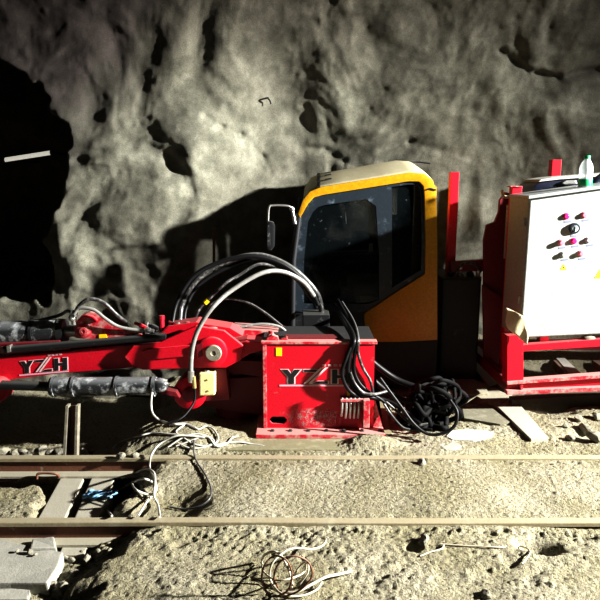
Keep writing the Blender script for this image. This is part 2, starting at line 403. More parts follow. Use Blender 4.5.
# ------------------------------------------------------------------ setting: ground
RAIL_F, RAIL_R = 3.005, 3.765
PITX = -.86
def base_h(X, Y):
    n1 = vnoise(X * 1.3, Y * 1.3, 31); n2 = vnoise(X * 4, Y * 4, 32)
    h = .018 * n1 + .012 * n2
    edge = PITX + .10 * vnoise(Y * 3.1, X * .0 + 2, 33) + .05 * vnoise(Y * 11, X * 5, 34)
    pit = sstep(.05, -.26, X - edge); pit_b = sstep(.05, -.10, X - edge + .26)                    # 1 in the dug-out part on the left
    between = sstep(RAIL_F - .045, RAIL_F - .02, Y) * sstep(RAIL_R + .09, RAIL_R + .06, Y)
    behind = sstep(RAIL_R + .0, RAIL_R + .03, Y)
    front = sstep(RAIL_F + .02, RAIL_F - .005, Y)
    h = h - .012 - np.maximum(.30 * between * pit, .20 * behind * pit_b)
    edge2 = -.84 + .10 * vnoise(Y * 6, X * 2, 36) + .06 * vnoise(Y * 17, X * 9, 37) - .16 * sstep(2.9, 2.5, Y)
    h = h - np.maximum(0, front * (.004 + .012 * sstep(RAIL_F - .01, RAIL_F - .06, Y) + .12 * sstep(.14, -.16, X - edge2)) - pit * .30 * between)
    # tidy strips beside each rail where the dirt is packed flush
    for yr in (RAIL_F, RAIL_R):
        h = np.where((np.abs(Y - yr) < .05) & (h > -.012), -.012, h)
    # dirt filled in at far left between the rails
    e = np.abs((X + 1.74 + .12 * (Y - 3.36)) / .30) ** 3 + np.abs((Y - 3.30) / .36) ** 3
    h = h + .21 * between * sstep(1.5, .5, e + .5 * n2 + .3 * vnoise(X * 12, Y * 12, 38))
    # hole under the cable loop between the rails
    e = ((X + .72) / .20) ** 2 + ((Y - 3.22) / .17) ** 2
    h = h - .07 * np.exp(-e ** 2)
    # mound beside the pedestal and one at its right foot
    e = ((X + .70) / .36) ** 2 + ((Y - 4.02) / .17) ** 2
    h = h + (.105 * np.exp(-e ** 2)) * (1 + .25 * n2)
    e = ((X - .46) / .17) ** 2 + ((Y - 3.95) / .10) ** 2
    h = h + .055 * np.exp(-e ** 1.5)
    e = ((X - .95) / .4) ** 2 + ((Y - 4.05) / .2) ** 2
    h = h + .02 * np.exp(-e)
    # dirt bank toward the wall
    h = h + .35 * sstep(5.7, 6.5, Y) + .32 * sstep(-1.5, -2.6, X) * sstep(5.0, 6.1, Y)
    # hollow with the dark mouth, front right
    for px_, py_, rx, ry, am in ((540, 541, .10, .07, .10), (414, 544, .035, .03, .07), (285, 580, .10, .06, .03), (595, 432, .12, .08, .08), (556, 410, .16, .1, .05)):
        c = G(px_, py_); e = ((X - c.x) / rx) ** 2 + ((Y - c.y) / ry) ** 2
        h = h - am * np.exp(-e ** 2)
    c = G(575, 552); e = ((X - c.x) / .16) ** 2 + ((Y - c.y) / .07) ** 2
    h = h + .03 * np.exp(-e)
    return h
def build_ground():
    xs = np.concatenate([np.arange(-6.5, -2.4, .07), np.arange(-2.4, 2.6, .0085), np.arange(2.6, 11.0, .07)])
    ys = np.concatenate([np.arange(-1.8, 2.1, .07), np.arange(2.1, 4.9, .0078), np.arange(4.9, 7.6, .03)])
    X, Y = np.meshgrid(xs, ys)
    H = base_h(X, Y)
    packed = sstep(RAIL_F + .03, RAIL_F + .12, Y) * sstep(RAIL_R - .02, RAIL_R - .1, Y) * sstep(PITX + .05, PITX + .3, X)
    rough = 1 - .84 * packed
    fl = (np.abs(Y - RAIL_F) < .035) | (np.abs(Y - RAIL_R) < .035)
    rough = np.where(fl, .1, rough)
    lump = vnoise(X * 13, Y * 13, 41); l2 = vnoise(X * 27, Y * 27, 42); l3 = vnoise(X * 55, Y * 55, 43)
    patch = .5 + .5 * sstep(-.3, .5, vnoise(X * 2.4, Y * 2.4, 44))
    strip_ = np.exp(-((Y - RAIL_F + .085) / .045) ** 2) + .7 * np.exp(-((Y - RAIL_R + .075) / .03) ** 2) * (X > PITX)
    clods = vnoise(X * 19 + 3, Y * 19, 47)
    H += strip_ * (.010 * np.abs(clods) + .006 * l3 - .006)
    H += (Y < RAIL_F - .05) * .011 * sstep(.25, .7, vnoise(X * 3.1, Y * 3.1, 48)) * clods
    H += rough * patch * (.0035 * lump + .003 * l2 + .0038 * l3) + .0032 * vnoise(X * 70, Y * 70, 45)
    # embedded grit: many small domes
    rng = np.random.default_rng(3)
    x0, y0 = -2.4, 2.1; ix0 = np.searchsorted(xs, x0 - 1e-6); iy0 = np.searchsorted(ys, y0 - 1e-6)
    for k in range(16000):
        cx, cy = rng.uniform(-2.3, 2.5), rng.uniform(2.15, 4.75)
        big = cy < RAIL_F - .03
        r = (.004 + .011 * rng.random() ** 4) if big else (.004 + .008 * rng.random() ** 3)
        if rng.random() < .02: r *= 1.7
        for yr in (RAIL_F, RAIL_R):
            if abs(cy - yr) < r + .03: break
        else:
            if RAIL_F < cy < RAIL_R and cx > PITX and rng.random() < .6: continue
            i0 = max(int((cx - r - x0) / .0085), 0) + ix0; i1 = int((cx + r - x0) / .0085) + ix0 + 2
            j0 = max(int((cy - r - y0) / .0078), 0) + iy0; j1 = int((cy + r - y0) / .0078) + iy0 + 2
            a = rng.uniform(0, 3.14); ca, sa = math.cos(a), math.sin(a); el = rng.uniform(.6, 1)
            dx, dy = X[j0:j1, i0:i1] - cx, Y[j0:j1, i0:i1] - cy
            q = 1 - ((dx * ca + dy * sa) / r) ** 2 - ((-dx * sa + dy * ca) / (r * el)) ** 2
            H[j0:j1, i0:i1] += np.sqrt(np.clip(q, 0, None)) * r * rng.uniform(.2, .75)
    for yr in (RAIL_F, RAIL_R): H = np.where((np.abs(Y - yr) < .032), np.minimum(H, -.012), H)
    global GX, GY, GH
    GX, GY, GH = xs, ys, H
    V = np.stack([X, Y, H], -1).reshape(-1, 3)
    o = grid_mesh('floor', V, len(xs), len(ys), M['dirt']); o['kind'] = 'structure'
build_ground()
def gh(x, y):
    i = min(max(int(np.searchsorted(GX, x)) - 1, 0), len(GX) - 2); j = min(max(int(np.searchsorted(GY, y)) - 1, 0), len(GY) - 2)
    u, v = (x - GX[i]) / (GX[i + 1] - GX[i]), (y - GY[j]) / (GY[j + 1] - GY[j])
    h = GH[j, i] * (1 - u) * (1 - v) + GH[j, i + 1] * u * (1 - v) + GH[j + 1, i] * (1 - u) * v + GH[j + 1, i + 1] * u * v
    for yr in (RAIL_F, RAIL_R):
        if abs(y - yr) < .035: h = max(h, .001)
    return float(h)
def GG(px, py, dz=0.0):                 # point above the ground (by dz) seen at a photo position
    d = ray(px, py); o = Vector((0, 0, CAMZ)); t = 1.8
    while t < 9:
        p = o + d * t
        if p.z <= gh(p.x, p.y) + dz: break
        t += .01
    p = o + d * (t - .005); return p

# ------------------------------------------------------------------ rails
def rail(Y, label):
    t = thing('railway_rail', label, 'rail', (0, Y, -.125))
    prof_head = [(-.024, 0), (-.026, -.004), (-.026, -.022), (-.012, -.03), (.012, -.03), (.026, -.022), (.026, -.004), (.024, 0)]
    xs = [-6.3 + .3 * i for i in range(43)]
    def sweep(prof, name, m):
        b = MB(); rings = []
        for i, x in enumerate(xs):
            w = .003 * math.sin(x * 1.7 + Y)
            rings.append([b.bm.verts.new((x, Y + y + w, z + .0015 * math.sin(x * 3.1 + Y))) for y, z in prof])
        n = len(prof)
        for A, B in zip(rings, rings[1:]):
            for k in range(n): b.bm.faces.new([A[k], A[(k + 1) % n], B[(k + 1) % n], B[k]])
        b.bm.faces.new(rings[0]); b.bm.faces.new(rings[-1][::-1])
        b.build(name, m, t)
    sweep(prof_head, 'rail_head', 'rail_top')
    sweep([(-.007, -.03), (-.007, -.098), (.007, -.098), (.007, -.03)], 'rail_web', 'rust')
    sweep([(-.007, -.094), (-.055, -.106), (-.057, -.118), (.057, -.118), (.055, -.106), (.007, -.094)], 'rail_foot', 'rail')
    return t
rail(RAIL_F, 'dusty steel rail closest to the camera, running across the dirt floor')
rail(RAIL_R, 'dusty steel rail running just in front of the red pedestal')

# sleepers in the dug-out gap
def plank(name, c4, z0, z1, m, label, cat, group=None, bev=.006):
    b = MB(); b.prism([Vector((p.x, p.y, z1)) for p in c4], [Vector((p.x, p.y, z0)) for p in c4])
    return tag(b.build(name, m, bev=bev), label, cat, group)
for pxs, lab in (([(46, 517), (73, 517), (92, 463), (70, 463)], 'broad dusty timber sleeper in the gap between the rails, no blue on it'),
                 ([(83, 517), (106, 517), (121, 463), (99, 463)], 'timber sleeper between the rails with a blue rag lying on it')):
    c = [G(x, y, -.119) for x, y in pxs]
    c[0].y = c[1].y = RAIL_F - .12; c[2].y = c[3].y = RAIL_R + .1
    plank('railway_sleeper', c, -.26, -.119, 'timber_pale', lab, 'sleeper')
# blue rag on the sleeper
def rag():
    b = MB(); n = 12; c = G(100, 498, -.12); pts = []
    for j in range(n):
        for i in range(n):
            u, v = (i / (n - 1) - .5), (j / (n - 1) - .5)
            x, y = c.x + u * .17 + .03 * v + .012 * math.sin(v * 11), c.y + v * .085 + .012 * math.sin(u * 13)
            z = -.110 + .013 * abs(math.sin(u * 9 + v * 5)) + .010 * math.sin(v * 14 + 1) ** 2
            pts.append((x, y, z))
    b.add(pts, [(j * n + i, j * n + i + 1, (j + 1) * n + i + 1, (j + 1) * n + i) for j in range(n - 1) for i in range(n - 1)])
    o = b.build('rag', 'blue', smooth=60); md = o.modifiers.new('thick', 'SOLIDIFY'); md.thickness = .004; md.offset = 1
    tag(o, 'crumpled blue rag on the sleeper between the rails', 'rag')
rag()
# rail clip in the gap
b = MB(); c = GG(48, 474); c.z = -.09
b.tube(spline([G(37, 479, -.11), G(38, 474, -.08), G(46, 473, -.075), G(56, 474, -.08), G(59, 477, -.11)]), .008)
tag(b.build('rail_clip', 'rust', smooth=60), 'bent rusty rail clip beside the rear rail, left of the sleepers', 'clip')

# ------------------------------------------------------------------ loose stones
def make_rock_mesh(seed, r):
    rd = random.Random(seed); bm = bmesh.new(); bmesh.ops.create_icosphere(bm, subdivisions=2, radius=1)
    dirs = [Vector((rd.uniform(-1, 1), rd.uniform(-1, 1), rd.uniform(-1, 1))).normalized() for _ in range(9)]
    cuts = [rd.uniform(.55, .9) for _ in dirs]; sx, sy, sz = rd.uniform(.8, 1.25), rd.uniform(.7, 1.1), rd.uniform(.55, .85)
    for v in bm.verts:
        for d, c in zip(dirs, cuts):
            k = v.co.dot(d)
            if k > c: v.co -= d * (k - c)
        v.co = Vector((v.co.x * sx, v.co.y * sy, v.co.z * sz)) * r * (1 + rd.uniform(-.05, .05))
    me = bpy.data.meshes.new('rock'); bm.to_mesh(me); bm.free(); me.materials.append(M['rock']); return me
ROCKM = [make_rock_mesh(i, 1) for i in range(8)]
def rock(p, r, label, group=None, sink=.3, z=None):
    o = bpy.data.objects.new('rock', ROCKM[random.randrange(8)]); COL.objects.link(o)
    zz = gh(p.x, p.y) if z is None else z
    o.location = (p.x, p.y, zz + r * (.6 - sink)); o.scale = (r, r, r)
    o.rotation_euler = (random.uniform(-.3, .3), random.uniform(-.3, .3), random.uniform(0, 6.28))
    return tag(o, label, 'rock', group)
for i in range(16):
    x = 4 + i * 8 + random.uniform(-3, 3)
    if 60 < x < 80: continue
    rock(G(x, 446 + random.uniform(-3, 2), -.13), random.uniform(.035, .06), 'grey stone in the row behind the rear rail under the boom', 'stones behind the rear rail', sink=.1)
for px_, py_, r in ((83, 556, .022), (98, 553, .018), (66, 560, .018), (76, 553, .026), (72, 562, .02), (110, 553, .02), (31, 562, .016), (18, 560, .01), (36, 564, .011), (88, 562, .03), (62, 590, .03), (52, 588, .024), (75, 575, .026)):
    rock(GG(px_, py_), r, 'pale pebble beside the stone slab below the front rail', 'pebbles around the slab', sink=0, z=(-.085 if px_ < 40 and py_ < 570 else None))
for px_, py_, r in ((122, 480, .03), (131, 484, .024), (137, 478, .022), (126, 490, .02), (136, 492, .02), (141, 486, .028), (128, 499, .018), (143, 497, .018)):
    rock(G(px_, py_, -.14), r, 'stone in the rubble between the rails beside the cable loop', 'rubble by the cable loop', sink=.05)
for px_, py_, r, lab in ((424, 542, .036, 'rounded pale stone beside a small dark hole below the front rail'),
                         (486, 597, .03, 'pale stone at the bottom edge of the view, below the front rail'),
                         (422, 464, .03, 'small pale stone between the rails below the flat white slab'),
                         (556, 402, .05, 'rough stone under the front beam of the red skid')):
    rock(GG(px_, py_), r, lab)
for px_, py_, r in ((585, 432, .05), (596, 442, .06), (570, 440, .035), (598, 420, .05), (578, 420, .035), (565, 428, .03)):
    rock(GG(px_, py_), r, 'stone in the dark rubble in front of the skid, behind the rear rail', 'rubble in front of the skid', sink=.1)

# pale stone slabs, lower left
def slab(pxs, z0, z1, label):
    c = [G(x, y, z1) for x, y in pxs]; b = MB()
    b.prism([Vector((p.x, p.y, z1 + random.uniform(-.006, .006))) for p in c], [Vector((p.x * .99, p.y, z0)) for p in c])
    tag(b.build('stone_slab', 'slab', bev=.008), label, 'slab')
slab([(-40, 536), (4, 540), (30, 546), (63, 552), (58, 566), (47, 584), (10, 582), (-40, 582)], -.17, -.09, 'large flat grey stone slab below the front rail, with pebbles on it')
slab([(-40, 586), (28, 585), (30, 592), (28, 598), (-40, 600)], -.20, -.125, 'narrow strip of pale slab under the large slab near the bottom edge')
slab([(32, 538), (54, 537), (56, 547), (30, 549)], -.15, -.075, 'small pale stone block wedged between the front rail and the slab')

# ------------------------------------------------------------------ lettering
def letters(parent, org, ux, uz, n, name='lettering'):
    """YZH mark in a 0..1.6 x 0..1 frame"""
    def W(q, d): return org + ux * q[0] + uz * q[1] + n * d
    def poly(name, polys, d, m, dt=.002):
        b = MB()
        for pl in polys: b.prism([W(q, d) for q in pl], [W(q, d - dt) for q in pl])
        return b.build(name, m, parent)
    def grow(pl, g):
        out = []; k = len(pl)
        ar = sum(pl[i][0] * pl[(i + 1) % k][1] - pl[(i + 1) % k][0] * pl[i][1] for i in range(k)); s = 1 if ar > 0 else -1
        for i in range(k):
            a, b_, c = Vector(pl[i - 1]), Vector(pl[i]), Vector(pl[(i + 1) % k])
            e1, e2 = (b_ - a).normalized(), (c - b_).normalized()
            n1, n2 = Vector((e1.y, -e1.x)) * s, Vector((e2.y, -e2.x)) * s
            mm = (n1 + n2); mm = mm / max(mm.dot(n1), .35)
            out.append(tuple(b_ + mm * g))
        return out
    Y_ = [(.0, 1), (.13, 1), (.215, .68), (.30, 1), (.43, 1), (.28, .45), (.28, 0), (.15, 0), (.15, .45)]
    Zt = [(.52, 1), (.84, 1), (.78, .83), (.52, .83)]
    Zb = [(.70, .0), (1.06, .0), (1.06, .17), (.84, .17)]
    sl1 = [(.50, .02), (.57, .02), (.96, 1.16), (.89, 1.16)]
    sl2 = [(.61, .02), (.68, .02), (1.07, 1.16), (1.00, 1.16)]
    H_ = [(1.16, 0), (1.16, 1), (1.28, 1), (1.28, .60), (1.46, .60), (1.46, 1), (1.58, 1), (1.58, 0), (1.46, 0), (1.46, .40), (1.28, .40), (1.28, 0)]
    o = poly(name, [grow(p, .035) for p in (Y_, Zt, Zb, H_)], .0022, 'outline')
    for pl in (Y_, Zt, Zb, H_): poly('letter_stroke', [pl], .0044, 'ink')
    poly(name + '_slash', [sl1, sl2], .0052, 'outline')
    poly(name + '_underline', [[(-.06, -.2), (1.62, -.2), (1.62, -.08), (-.06, -.08)]], .003, 'stripe')
    poly(name + '_maker_mark', [[(.93 + i * .13, 1.24), (1.02 + i * .13, 1.24), (1.02 + i * .13, 1.28), (.93 + i * .13, 1.28)] for i in range(4)] +
         [[(.93 + i * .13, 1.32), (1.02 + i * .13, 1.32), (1.02 + i * .13, 1.36), (.93 + i * .13, 1.36)] for i in range(4)], .003, 'outline')

# ------------------------------------------------------------------ the rock breaker
YP = 4.15
rb = thing('rock_breaker', 'red pedestal boom rock breaker lettered YZH, standing behind the rear rail', 'rock breaker', (.12, 4.45, 0))
p0, p1 = P(264, 431, YP), P(373, 431, YP); pt = P(264, 344, YP)
zb, zt = .035, pt.z
xl, xr, Yb = p0.x, p1.x, 4.62
# pedestal box: face plate with a slot at the lower left
b = MB(); tq = .02
sx0, sx1, sz0, sz1 = xl + .04, xl + .155, zb + .03, zb + .082
def cham(x0, x1, z0, z1, c): return [(x0 + c, z0), (x1 - c, z0), (x1, z0 + c), (x1, z1 - c), (x1 - c, z1), (x0 + c, z1), (x0, z1 - c), (x0, z0 + c)]
O = [(xl, zb), (xr, zb), (xr, zb + .05), (xr, zt - .05), (xr, zt), (xl, zt), (xl, zt - .05), (xl, zb + .05)]
I = cham(sx0, sx1, sz0, sz1, .018)
V = [[b.bm.verts.new((x, y, z)) for x, z in q] for q, y in ((O, YP), (I, YP), (O, YP + tq), (I, YP + tq))]
for i in range(8):
    j = (i + 1) % 8
    b.bm.faces.new([V[0][i], V[0][j], V[1][j], V[1][i]]); b.bm.faces.new([V[2][i], V[3][i], V[3][j], V[2][j]])
    b.bm.faces.new([V[0][i], V[2][i], V[2][j], V[0][j]]); b.bm.faces.new([V[1][i], V[1][j], V[3][j], V[3][i]])
b.box((xl, YP + tq, zb), (xl + tq, Yb, zt)); b.box((xr - tq, YP + tq, zb), (xr, Yb, zt)); b.box((xl, Yb - tq, zb), (xr, Yb, zt))
ped = b.build('pedestal', 'red', rb)
b = MB(); b.box((xl - .015, YP - .012, zt), (xr + .015, YP + .06, zt + .02), bev=.004)
b.build('pedestal_top_plate', 'red_dusty', ped)
b = MB(); b.box((xl - .008, YP + .06, zt - .005), (xr + .008, Yb + .012, zt + .012), bev=.004); b.build('pedestal_rear_plate', 'tank', ped)
b = MB(); b.box((xl - .004, YP - .008, zb), (xl + .022, YP, zt), bev=.003); b.build('corner_strip', 'red_dusty', ped)
# base flange with bolt holes filled by dark bolts
b = MB(); b.box((xl - .05, YP - .115, .004), (xr + .07, Yb + .07, .036), bev=.006); fl = b.build('base_flange', 'red_dusty', rb)
for k in range(7):
    b = MB(); x = xl + .06 + k * (xr - xl - .02) / 6
    b.lathe([(.017, 0), (.017, .004), (.011, .005), (.011, .012)], (x, YP - .055, .035), seg=6); b.build('bolt', 'black', fl)
lw = P(350, 380, YP).x - P(281, 380, YP).x
letters(ped, Vector((P(282, 380, YP).x, YP, P(282, 383.5, YP).z)), Vector((lw / 1.6, 0, 0)), Vector((0, 0, .098)), Vector((0, -1, 0)))
a, c = P(276, 356, YP), P(282, 347.5, YP)
b = MB(); b.box((a.x, YP - .003, a.z), (c.x, YP, c.z)); b.build('warning_sticker', 'sticker', ped, label='small yellow sticker')
a, c = P(347, 396, YP), P(350, 391, YP)
b = MB(); b.box((a.x, YP - .003, a.z), (c.x, YP, c.z)); b.build('warning_sticker', 'sticker', ped, label='small yellow sticker')
# dusty smear low on the face is in the paint: a separate dusty skin
b = MB(); a, c = P(285, 427, YP), P(345, 408, YP)
b.box((a.x, YP - .0015, a.z), (c.x, YP, c.z))
def smear_mat():
    m, nt, bb = new_mat('dust_smear'); bb.inputs['Base Color'].default_value = (.60, .30, .30, 1); bb.inputs['Roughness'].default_value = .9
    n = noise_node(nt, 34, 6, .7); 
    tc = nt.nodes.new('ShaderNodeTexCoord'); gr = nt.nodes.new('ShaderNodeTexGradient'); gr.gradient_type = 'SPHERICAL'
    mp = nt.nodes.new('ShaderNodeMapping'); mp.vector_type = 'POINT'
    mp.inputs['Location'].default_value = (-1, 0, -.8); mp.inputs['Scale'].default_value = (2, 0, 1.6)
    L(nt, tc.outputs['Generated'], mp.inputs['Vector']); L(nt, mp.outputs['Vector'], gr.inputs['Vector'])
    ma = nt.nodes.new('ShaderNodeMath'); ma.operation = 'MULTIPLY'
    r1 = ramp(nt, gr.outputs['Fac'], [(0, (0, 0, 0)), (.5, (1, 1, 1))]); r2 = ramp(nt, n.outputs['Fac'], [(.46, (0, 0, 0)), (.62, (.85, .85, .85))])
    L(nt, r1.outputs['Color'], ma.inputs[0]); L(nt, r2.outputs['Color'], ma.inputs[1]); L(nt, ma.outputs[0], bb.inputs['Alpha']); return m
M['smear'] = smear_mat(); b.build('dust_smear', 'smear', ped)
# comb of pipe stubs on a bracket, lower right of the face
b = MB(); a, c = P(340, 399, YP), P(372, 424, YP); b.box((c.x - .07, YP - .075, c.z), (c.x - .025, YP, a.z + .015), bev=.004)
b.box((a.x, YP - .05, a.z - .005), (c.x - .06, YP, a.z + .015), bev=.003)
br = b.build('pipe_bracket', 'red_dusty', rb)
for k in range(5):
    x = P(342 + k * 4.2, 400, YP - .03).x; z1 = P(342, 399, YP - .03).z; z0 = P(342, 418 - (k == 0) * 2, YP - .03).z
    b = MB(); b.tube(spline([(x, YP - .03, z1 + .01), (x, YP - .045, (z0 + z1) / 2), (x - .002, YP - .03, z0)]), .0085)
    b.build('pipe_stub', 'steel', br, smooth=60)
# end wing at the right of the pedestal
b = MB(); b.slabY([(362, 350), (373, 356), (374, 395), (372, 430), (384, 432), (378, 408)], YP + .02, YP + .06)
b.build('side_rib', 'red_dusty', ped)
b = MB(); b.box((xl + .14, YP + .06, zt - .01), (xl + .5, YP + .16, zt + .03), bev=.006); b.build('top_cover', 'red_shaded', ped)
# swing bracket: lower arm left of the pedestal, in the shaded red
b = MB(); b.slabY([(196, 382), (230, 378), (268, 376), (268, 416), (232, 412), (196, 404)], YP + .25, YP + .45)
sw = b.build('swing_bracket', 'red_shaded', rb, bev=.008)
b = MB(); b.slabY([(225, 360), (268, 362), (268, 378), (228, 372)], YP + .22, YP + .48); b.build('bracket_web', 'red_shaded', sw)
c = P(190, 393, YP + .1)
b = MB(); b.lathe([(.10, 0), (.115, .01), (.115, .2), (.10, .21)], (c.x, YP + .08, c.z), (0, 1, 0), 28)
lb = b.build('lower_pivot_boss', 'red', sw, smooth=40)
b = MB(); b.lathe([(.05, 0), (.05, .02), (.035, .03)], (c.x, YP + .08, c.z), (0, -1, 0), 20); b.build('pivot_pin', 'red_shaded', lb, smooth=40)
# swing column joining bracket, boom and pedestal
b = MB(); b.cyl(P(236, 412, YP + .42), P(236, 334, YP + .42), .15, .13, 28); b.build('swing_column', 'red_shaded', rb, smooth=40)

# boom: rear fork plates + main beam
YB = 4.24
b = MB(); b.slabY([(124, 357), (133, 346), (160, 342), (196, 326), (224, 331), (243, 346), (241, 360), (226, 368), (205, 368), (170, 369), (143, 370), (131, 365)], YB - .05, YB - .01)
fk = b.build('boom_fork', 'red', rb, bev=.006)
b = MB(); b.slabY([(141, 352), (148, 349), (190, 345), (190, 356), (160, 359), (146, 359)], YB - .062, YB - .05); b.build('fork_stiffener', 'red', fk, bev=.004)
b = MB(); b.slabY([(124, 357), (133, 346), (160, 342), (196, 326), (224, 331), (243, 346), (241, 360), (226, 368), (205, 368), (170, 369), (143, 370), (131, 365)], YB + .22, YB + .26)
b.build('boom_fork', 'red', rb, bev=.006)
b = MB(); b.slabY([(160, 345), (196, 331), (222, 336), (222, 364), (160, 366)], YB - .012, YB + .222); b.build('fork_core', 'red_shaded', rb)
c = P(212, 352, YB - .06)
b = MB(); b.lathe([(.105, 0), (.105, .028), (.092, .036)], (c.x, YB - .05, c.z), (0, -1, 0), 32); bo = b.build('main_pivot_boss', 'red', fk, smooth=35)
c = P(213.5, 353, YB - .09)
b = MB(); b.lathe([(.056, 0), (.056, .010), (.050, .016), (.018, .016), (.014, .011)], (c.x, YB - .086, c.z), (0, -1, 0), 24); b.build('pivot_pin', 'rail', bo, smooth=35, label='dusty pale pivot pin end')
b = MB(); b.slabY([(196, 345), (202, 343), (203, 356), (198, 358)], YB - .088, YB - .05); b.build('pin_keeper', 'red_shaded', bo)
# link from boss to pedestal
b = MB(); b.slabY([(222, 346), (232, 344), (246, 341), (262, 342), (264, 350), (250, 354), (226, 368)], YB + .02, YB + .2); b.build('link_plate', 'red', rb, bev=.005)
# pedestal head plates dusty
b = MB(); b.slabY([(222, 332), (232, 329), (270, 331), (338, 340), (340, 345), (262, 345), (228, 338)], YB + .2, YB + .42); hp = b.build('head_plate', 'red_dusty', rb, bev=.005)
b = MB(); c = P(268, 340, YB); b.lathe([(.03, 0), (.03, .02), (.018, .03), (.018, .05)], (c.x + .02, YP + .1, zt + .018), seg=16); b.build('grease_cap', 'red_dusty', ped, smooth=40)
b = MB(); b.slabY([(263, 346), (267, 338), (272, 335), (278, 337), (280, 346)], YP + .02, YP + .06); b.build('lifting_lug', 'red_dusty', ped, bev=.004)
b = MB(); b.slabY([(281, 346), (281, 339), (287, 337), (289, 346)], YP + .03, YP + .07); b.build('lifting_lug', 'red_dusty', ped, bev=.004)
# upper flange hump on the fork
b = MB(); b.slabY([(158, 336), (168, 326), (196, 322), (205, 324), (230, 328), (243, 336), (228, 338), (205, 336), (196, 330)], YB + .02, YB + .2); b.build('fork_bridge', 'red', rb, bev=.006)
b = MB(); c = P(212, 331, YB); b.lathe([(.038, 0), (.038, .03), (.03, .035)], (c.x, YB + .0, c.z - .01), (0, 0, 1), 20); b.build('bridge_bolt', 'red_dusty', rb, smooth=40)

# main beam
b = MB(); b.slabY([(-70, 362), (0, 357), (70, 351), (133, 345), (150, 347), (150, 366), (122, 368.5), (60, 373.5), (0, 381), (-70, 389)], YB, YB + .21)
bm_ = b.build('boom_beam', 'red', rb, bev=.006)
o_, e_ = P(21, 373.5, YB), P(68, 369.5, YB)
ux = (e_ - o_) / 1.6; ux.y = 0
letters(bm_, Vector((o_.x, YB, o_.z)), ux, Vector((0.004, 0, .086)), Vector((0, -1, 0)), 'boom_lettering')
b = MB(); b.slabY([(-70, 359), (0, 354), (12, 352), (70, 350), (70, 346), (0, 347), (-70, 352)], YB + .02, YB + .19); b.build('beam_top_strip', 'red_dusty', bm_)
# round lug at far left, below the beam
c = P(-3, 390, YB - .06)
b = MB(); b.lathe([(.075, 0), (.082, .008), (.082, .10), (.075, .11)], (c.x, YB - .09, c.z), (0, 1, 0), 28); b.build('lower_lug', 'red', rb, smooth=40)
# triangular upper lug
lugp = [(75, 338), (74, 328), (77, 320), (83, 314), (90, 311.5), (97, 313), (106, 320), (118, 328), (142, 334), (142, 339), (100, 341)]
b = MB(); b.slabY(lugp, YB - .01, YB + .03); lug = b.build('upper_lug', 'red_dusty', rb, bev=.006)
b = MB(); b.slabY(lugp, YB + .17, YB + .21); b.build('upper_lug', 'red', rb, bev=.006)
c = P(84, 331, YB - .02); b = MB(); b.lathe([(.05, 0), (.05, .012), (.028, .016), (.028, .022), (.012, .024), (.012, .018)], (c.x, YB - .01, c.z), (0, -1, 0), 26); b.build('lug_pin', 'red_dusty', lug, smooth=40)
c = P(98, 328, YB - .02)
b = MB(); b.tube(spline([P(78, 322, YB - .02), P(84, 317, YB - .02), P(92, 317, YB - .02), P(97, 321, YB - .02)]), .012); b.build('lug_rim', 'red', lug, smooth=60)
b = MB(); b.slabY([(99, 338.5), (99, 334.5), (106, 334), (107, 338)], YB - .016, YB - .01); b.build('warning_sticker', 'sticker', lug, label='small yellow sticker')
# upper cylinder (black, dusty) and its gland
ax0, ax1 = P(-70, 336, YB + .08), P(64, 331, YB + .08)
b = MB(); b.cyl(ax0, ax1, .083, .083, 28); uc = b.build('upper_cylinder', 'black_dusty', rb, smooth=40)
b = MB(); d = (ax1 - ax0).normalized(); b.cyl(P(33, 332.3, YB + .08), P(33, 332.3, YB + .08) + d * .02, .09, .09, 28); b.build('cylinder_band', 'black', uc, smooth=40)
b = MB(); b.cyl(ax1 - d * .03, ax1 + d * .012, .088, .084, 28); b.build('cylinder_band', 'black', uc, smooth=40)
b = MB(); b.cyl(ax1, P(84, 331, YB + .08), .04, .04, 18); b.build('piston_rod', 'steel', uc, smooth=40)
# long dark tube along the beam top
b = MB(); b.cyl(P(4, 350, YB - .03), P(166, 336.5, YB - .03), .026, .026, 16); pl = b.build('steel_pipe', 'black', rb, smooth=40)
b = MB(); b.cyl(P(-70, 347.5, YB - .01), P(60, 342, YB - .01), .014, .014, 12); b.build('steel_pipe', 'red_shaded', rb, smooth=40)
b = MB(); b.slabY([(6, 346), (10, 345), (11, 352), (7, 353)], YB - .06, YB); b.build('pipe_clamp', 'steel', pl, bev=.003)
# lower cylinder
YL = 4.10
l0, l1 = P(51, 386.5, YL), P(156, 386, YL)
b = MB(); b.cyl(l0, l1, .062, .062, 28); lc = b.build('lower_cylinder', 'black_dusty', rb, smooth=40)
d = (l1 - l0).normalized()
b = MB()
for t in (.02, .21, .62, .97):
    b = MB(); b.cyl(l0.lerp(l1, t), l0.lerp(l1, t) + d * .016, .069, .069, 28); b.build('cylinder_band', 'black_dusty', lc, smooth=40)
b = MB(); b.cyl(P(2, 385, YL), l0, .032, .032, 18); b.build('piston_rod', 'black', lc, smooth=40)
b = MB(); b.slabY([(60, 393), (71, 394), (72, 397), (60, 397)], YL - .03, YL + .02); b.slabY([(81, 394), (95, 394), (95, 396.5), (81, 396.5)], YL - .03, YL + .02); b.build('cylinder_lug', 'white_dust', lc)
b = MB(); b.sphere(P(160, 385, YL), .05, 2, (1.2, .8, 1)); b.build('cylinder_eye', 'black_dusty', lc, smooth=60)
b = MB(); b.slabY([(148, 379), (167, 381), (161, 384), (152, 383)], YL - .02, YL + .01); b.build('dust_cover', 'white_dust', lc)
b = MB(); b.slabY([(154, 388), (176, 392), (180, 398), (160, 394)], YL + .06, YL + .16); b.build('cylinder_clevis', 'red_shaded', lc, bev=.004)
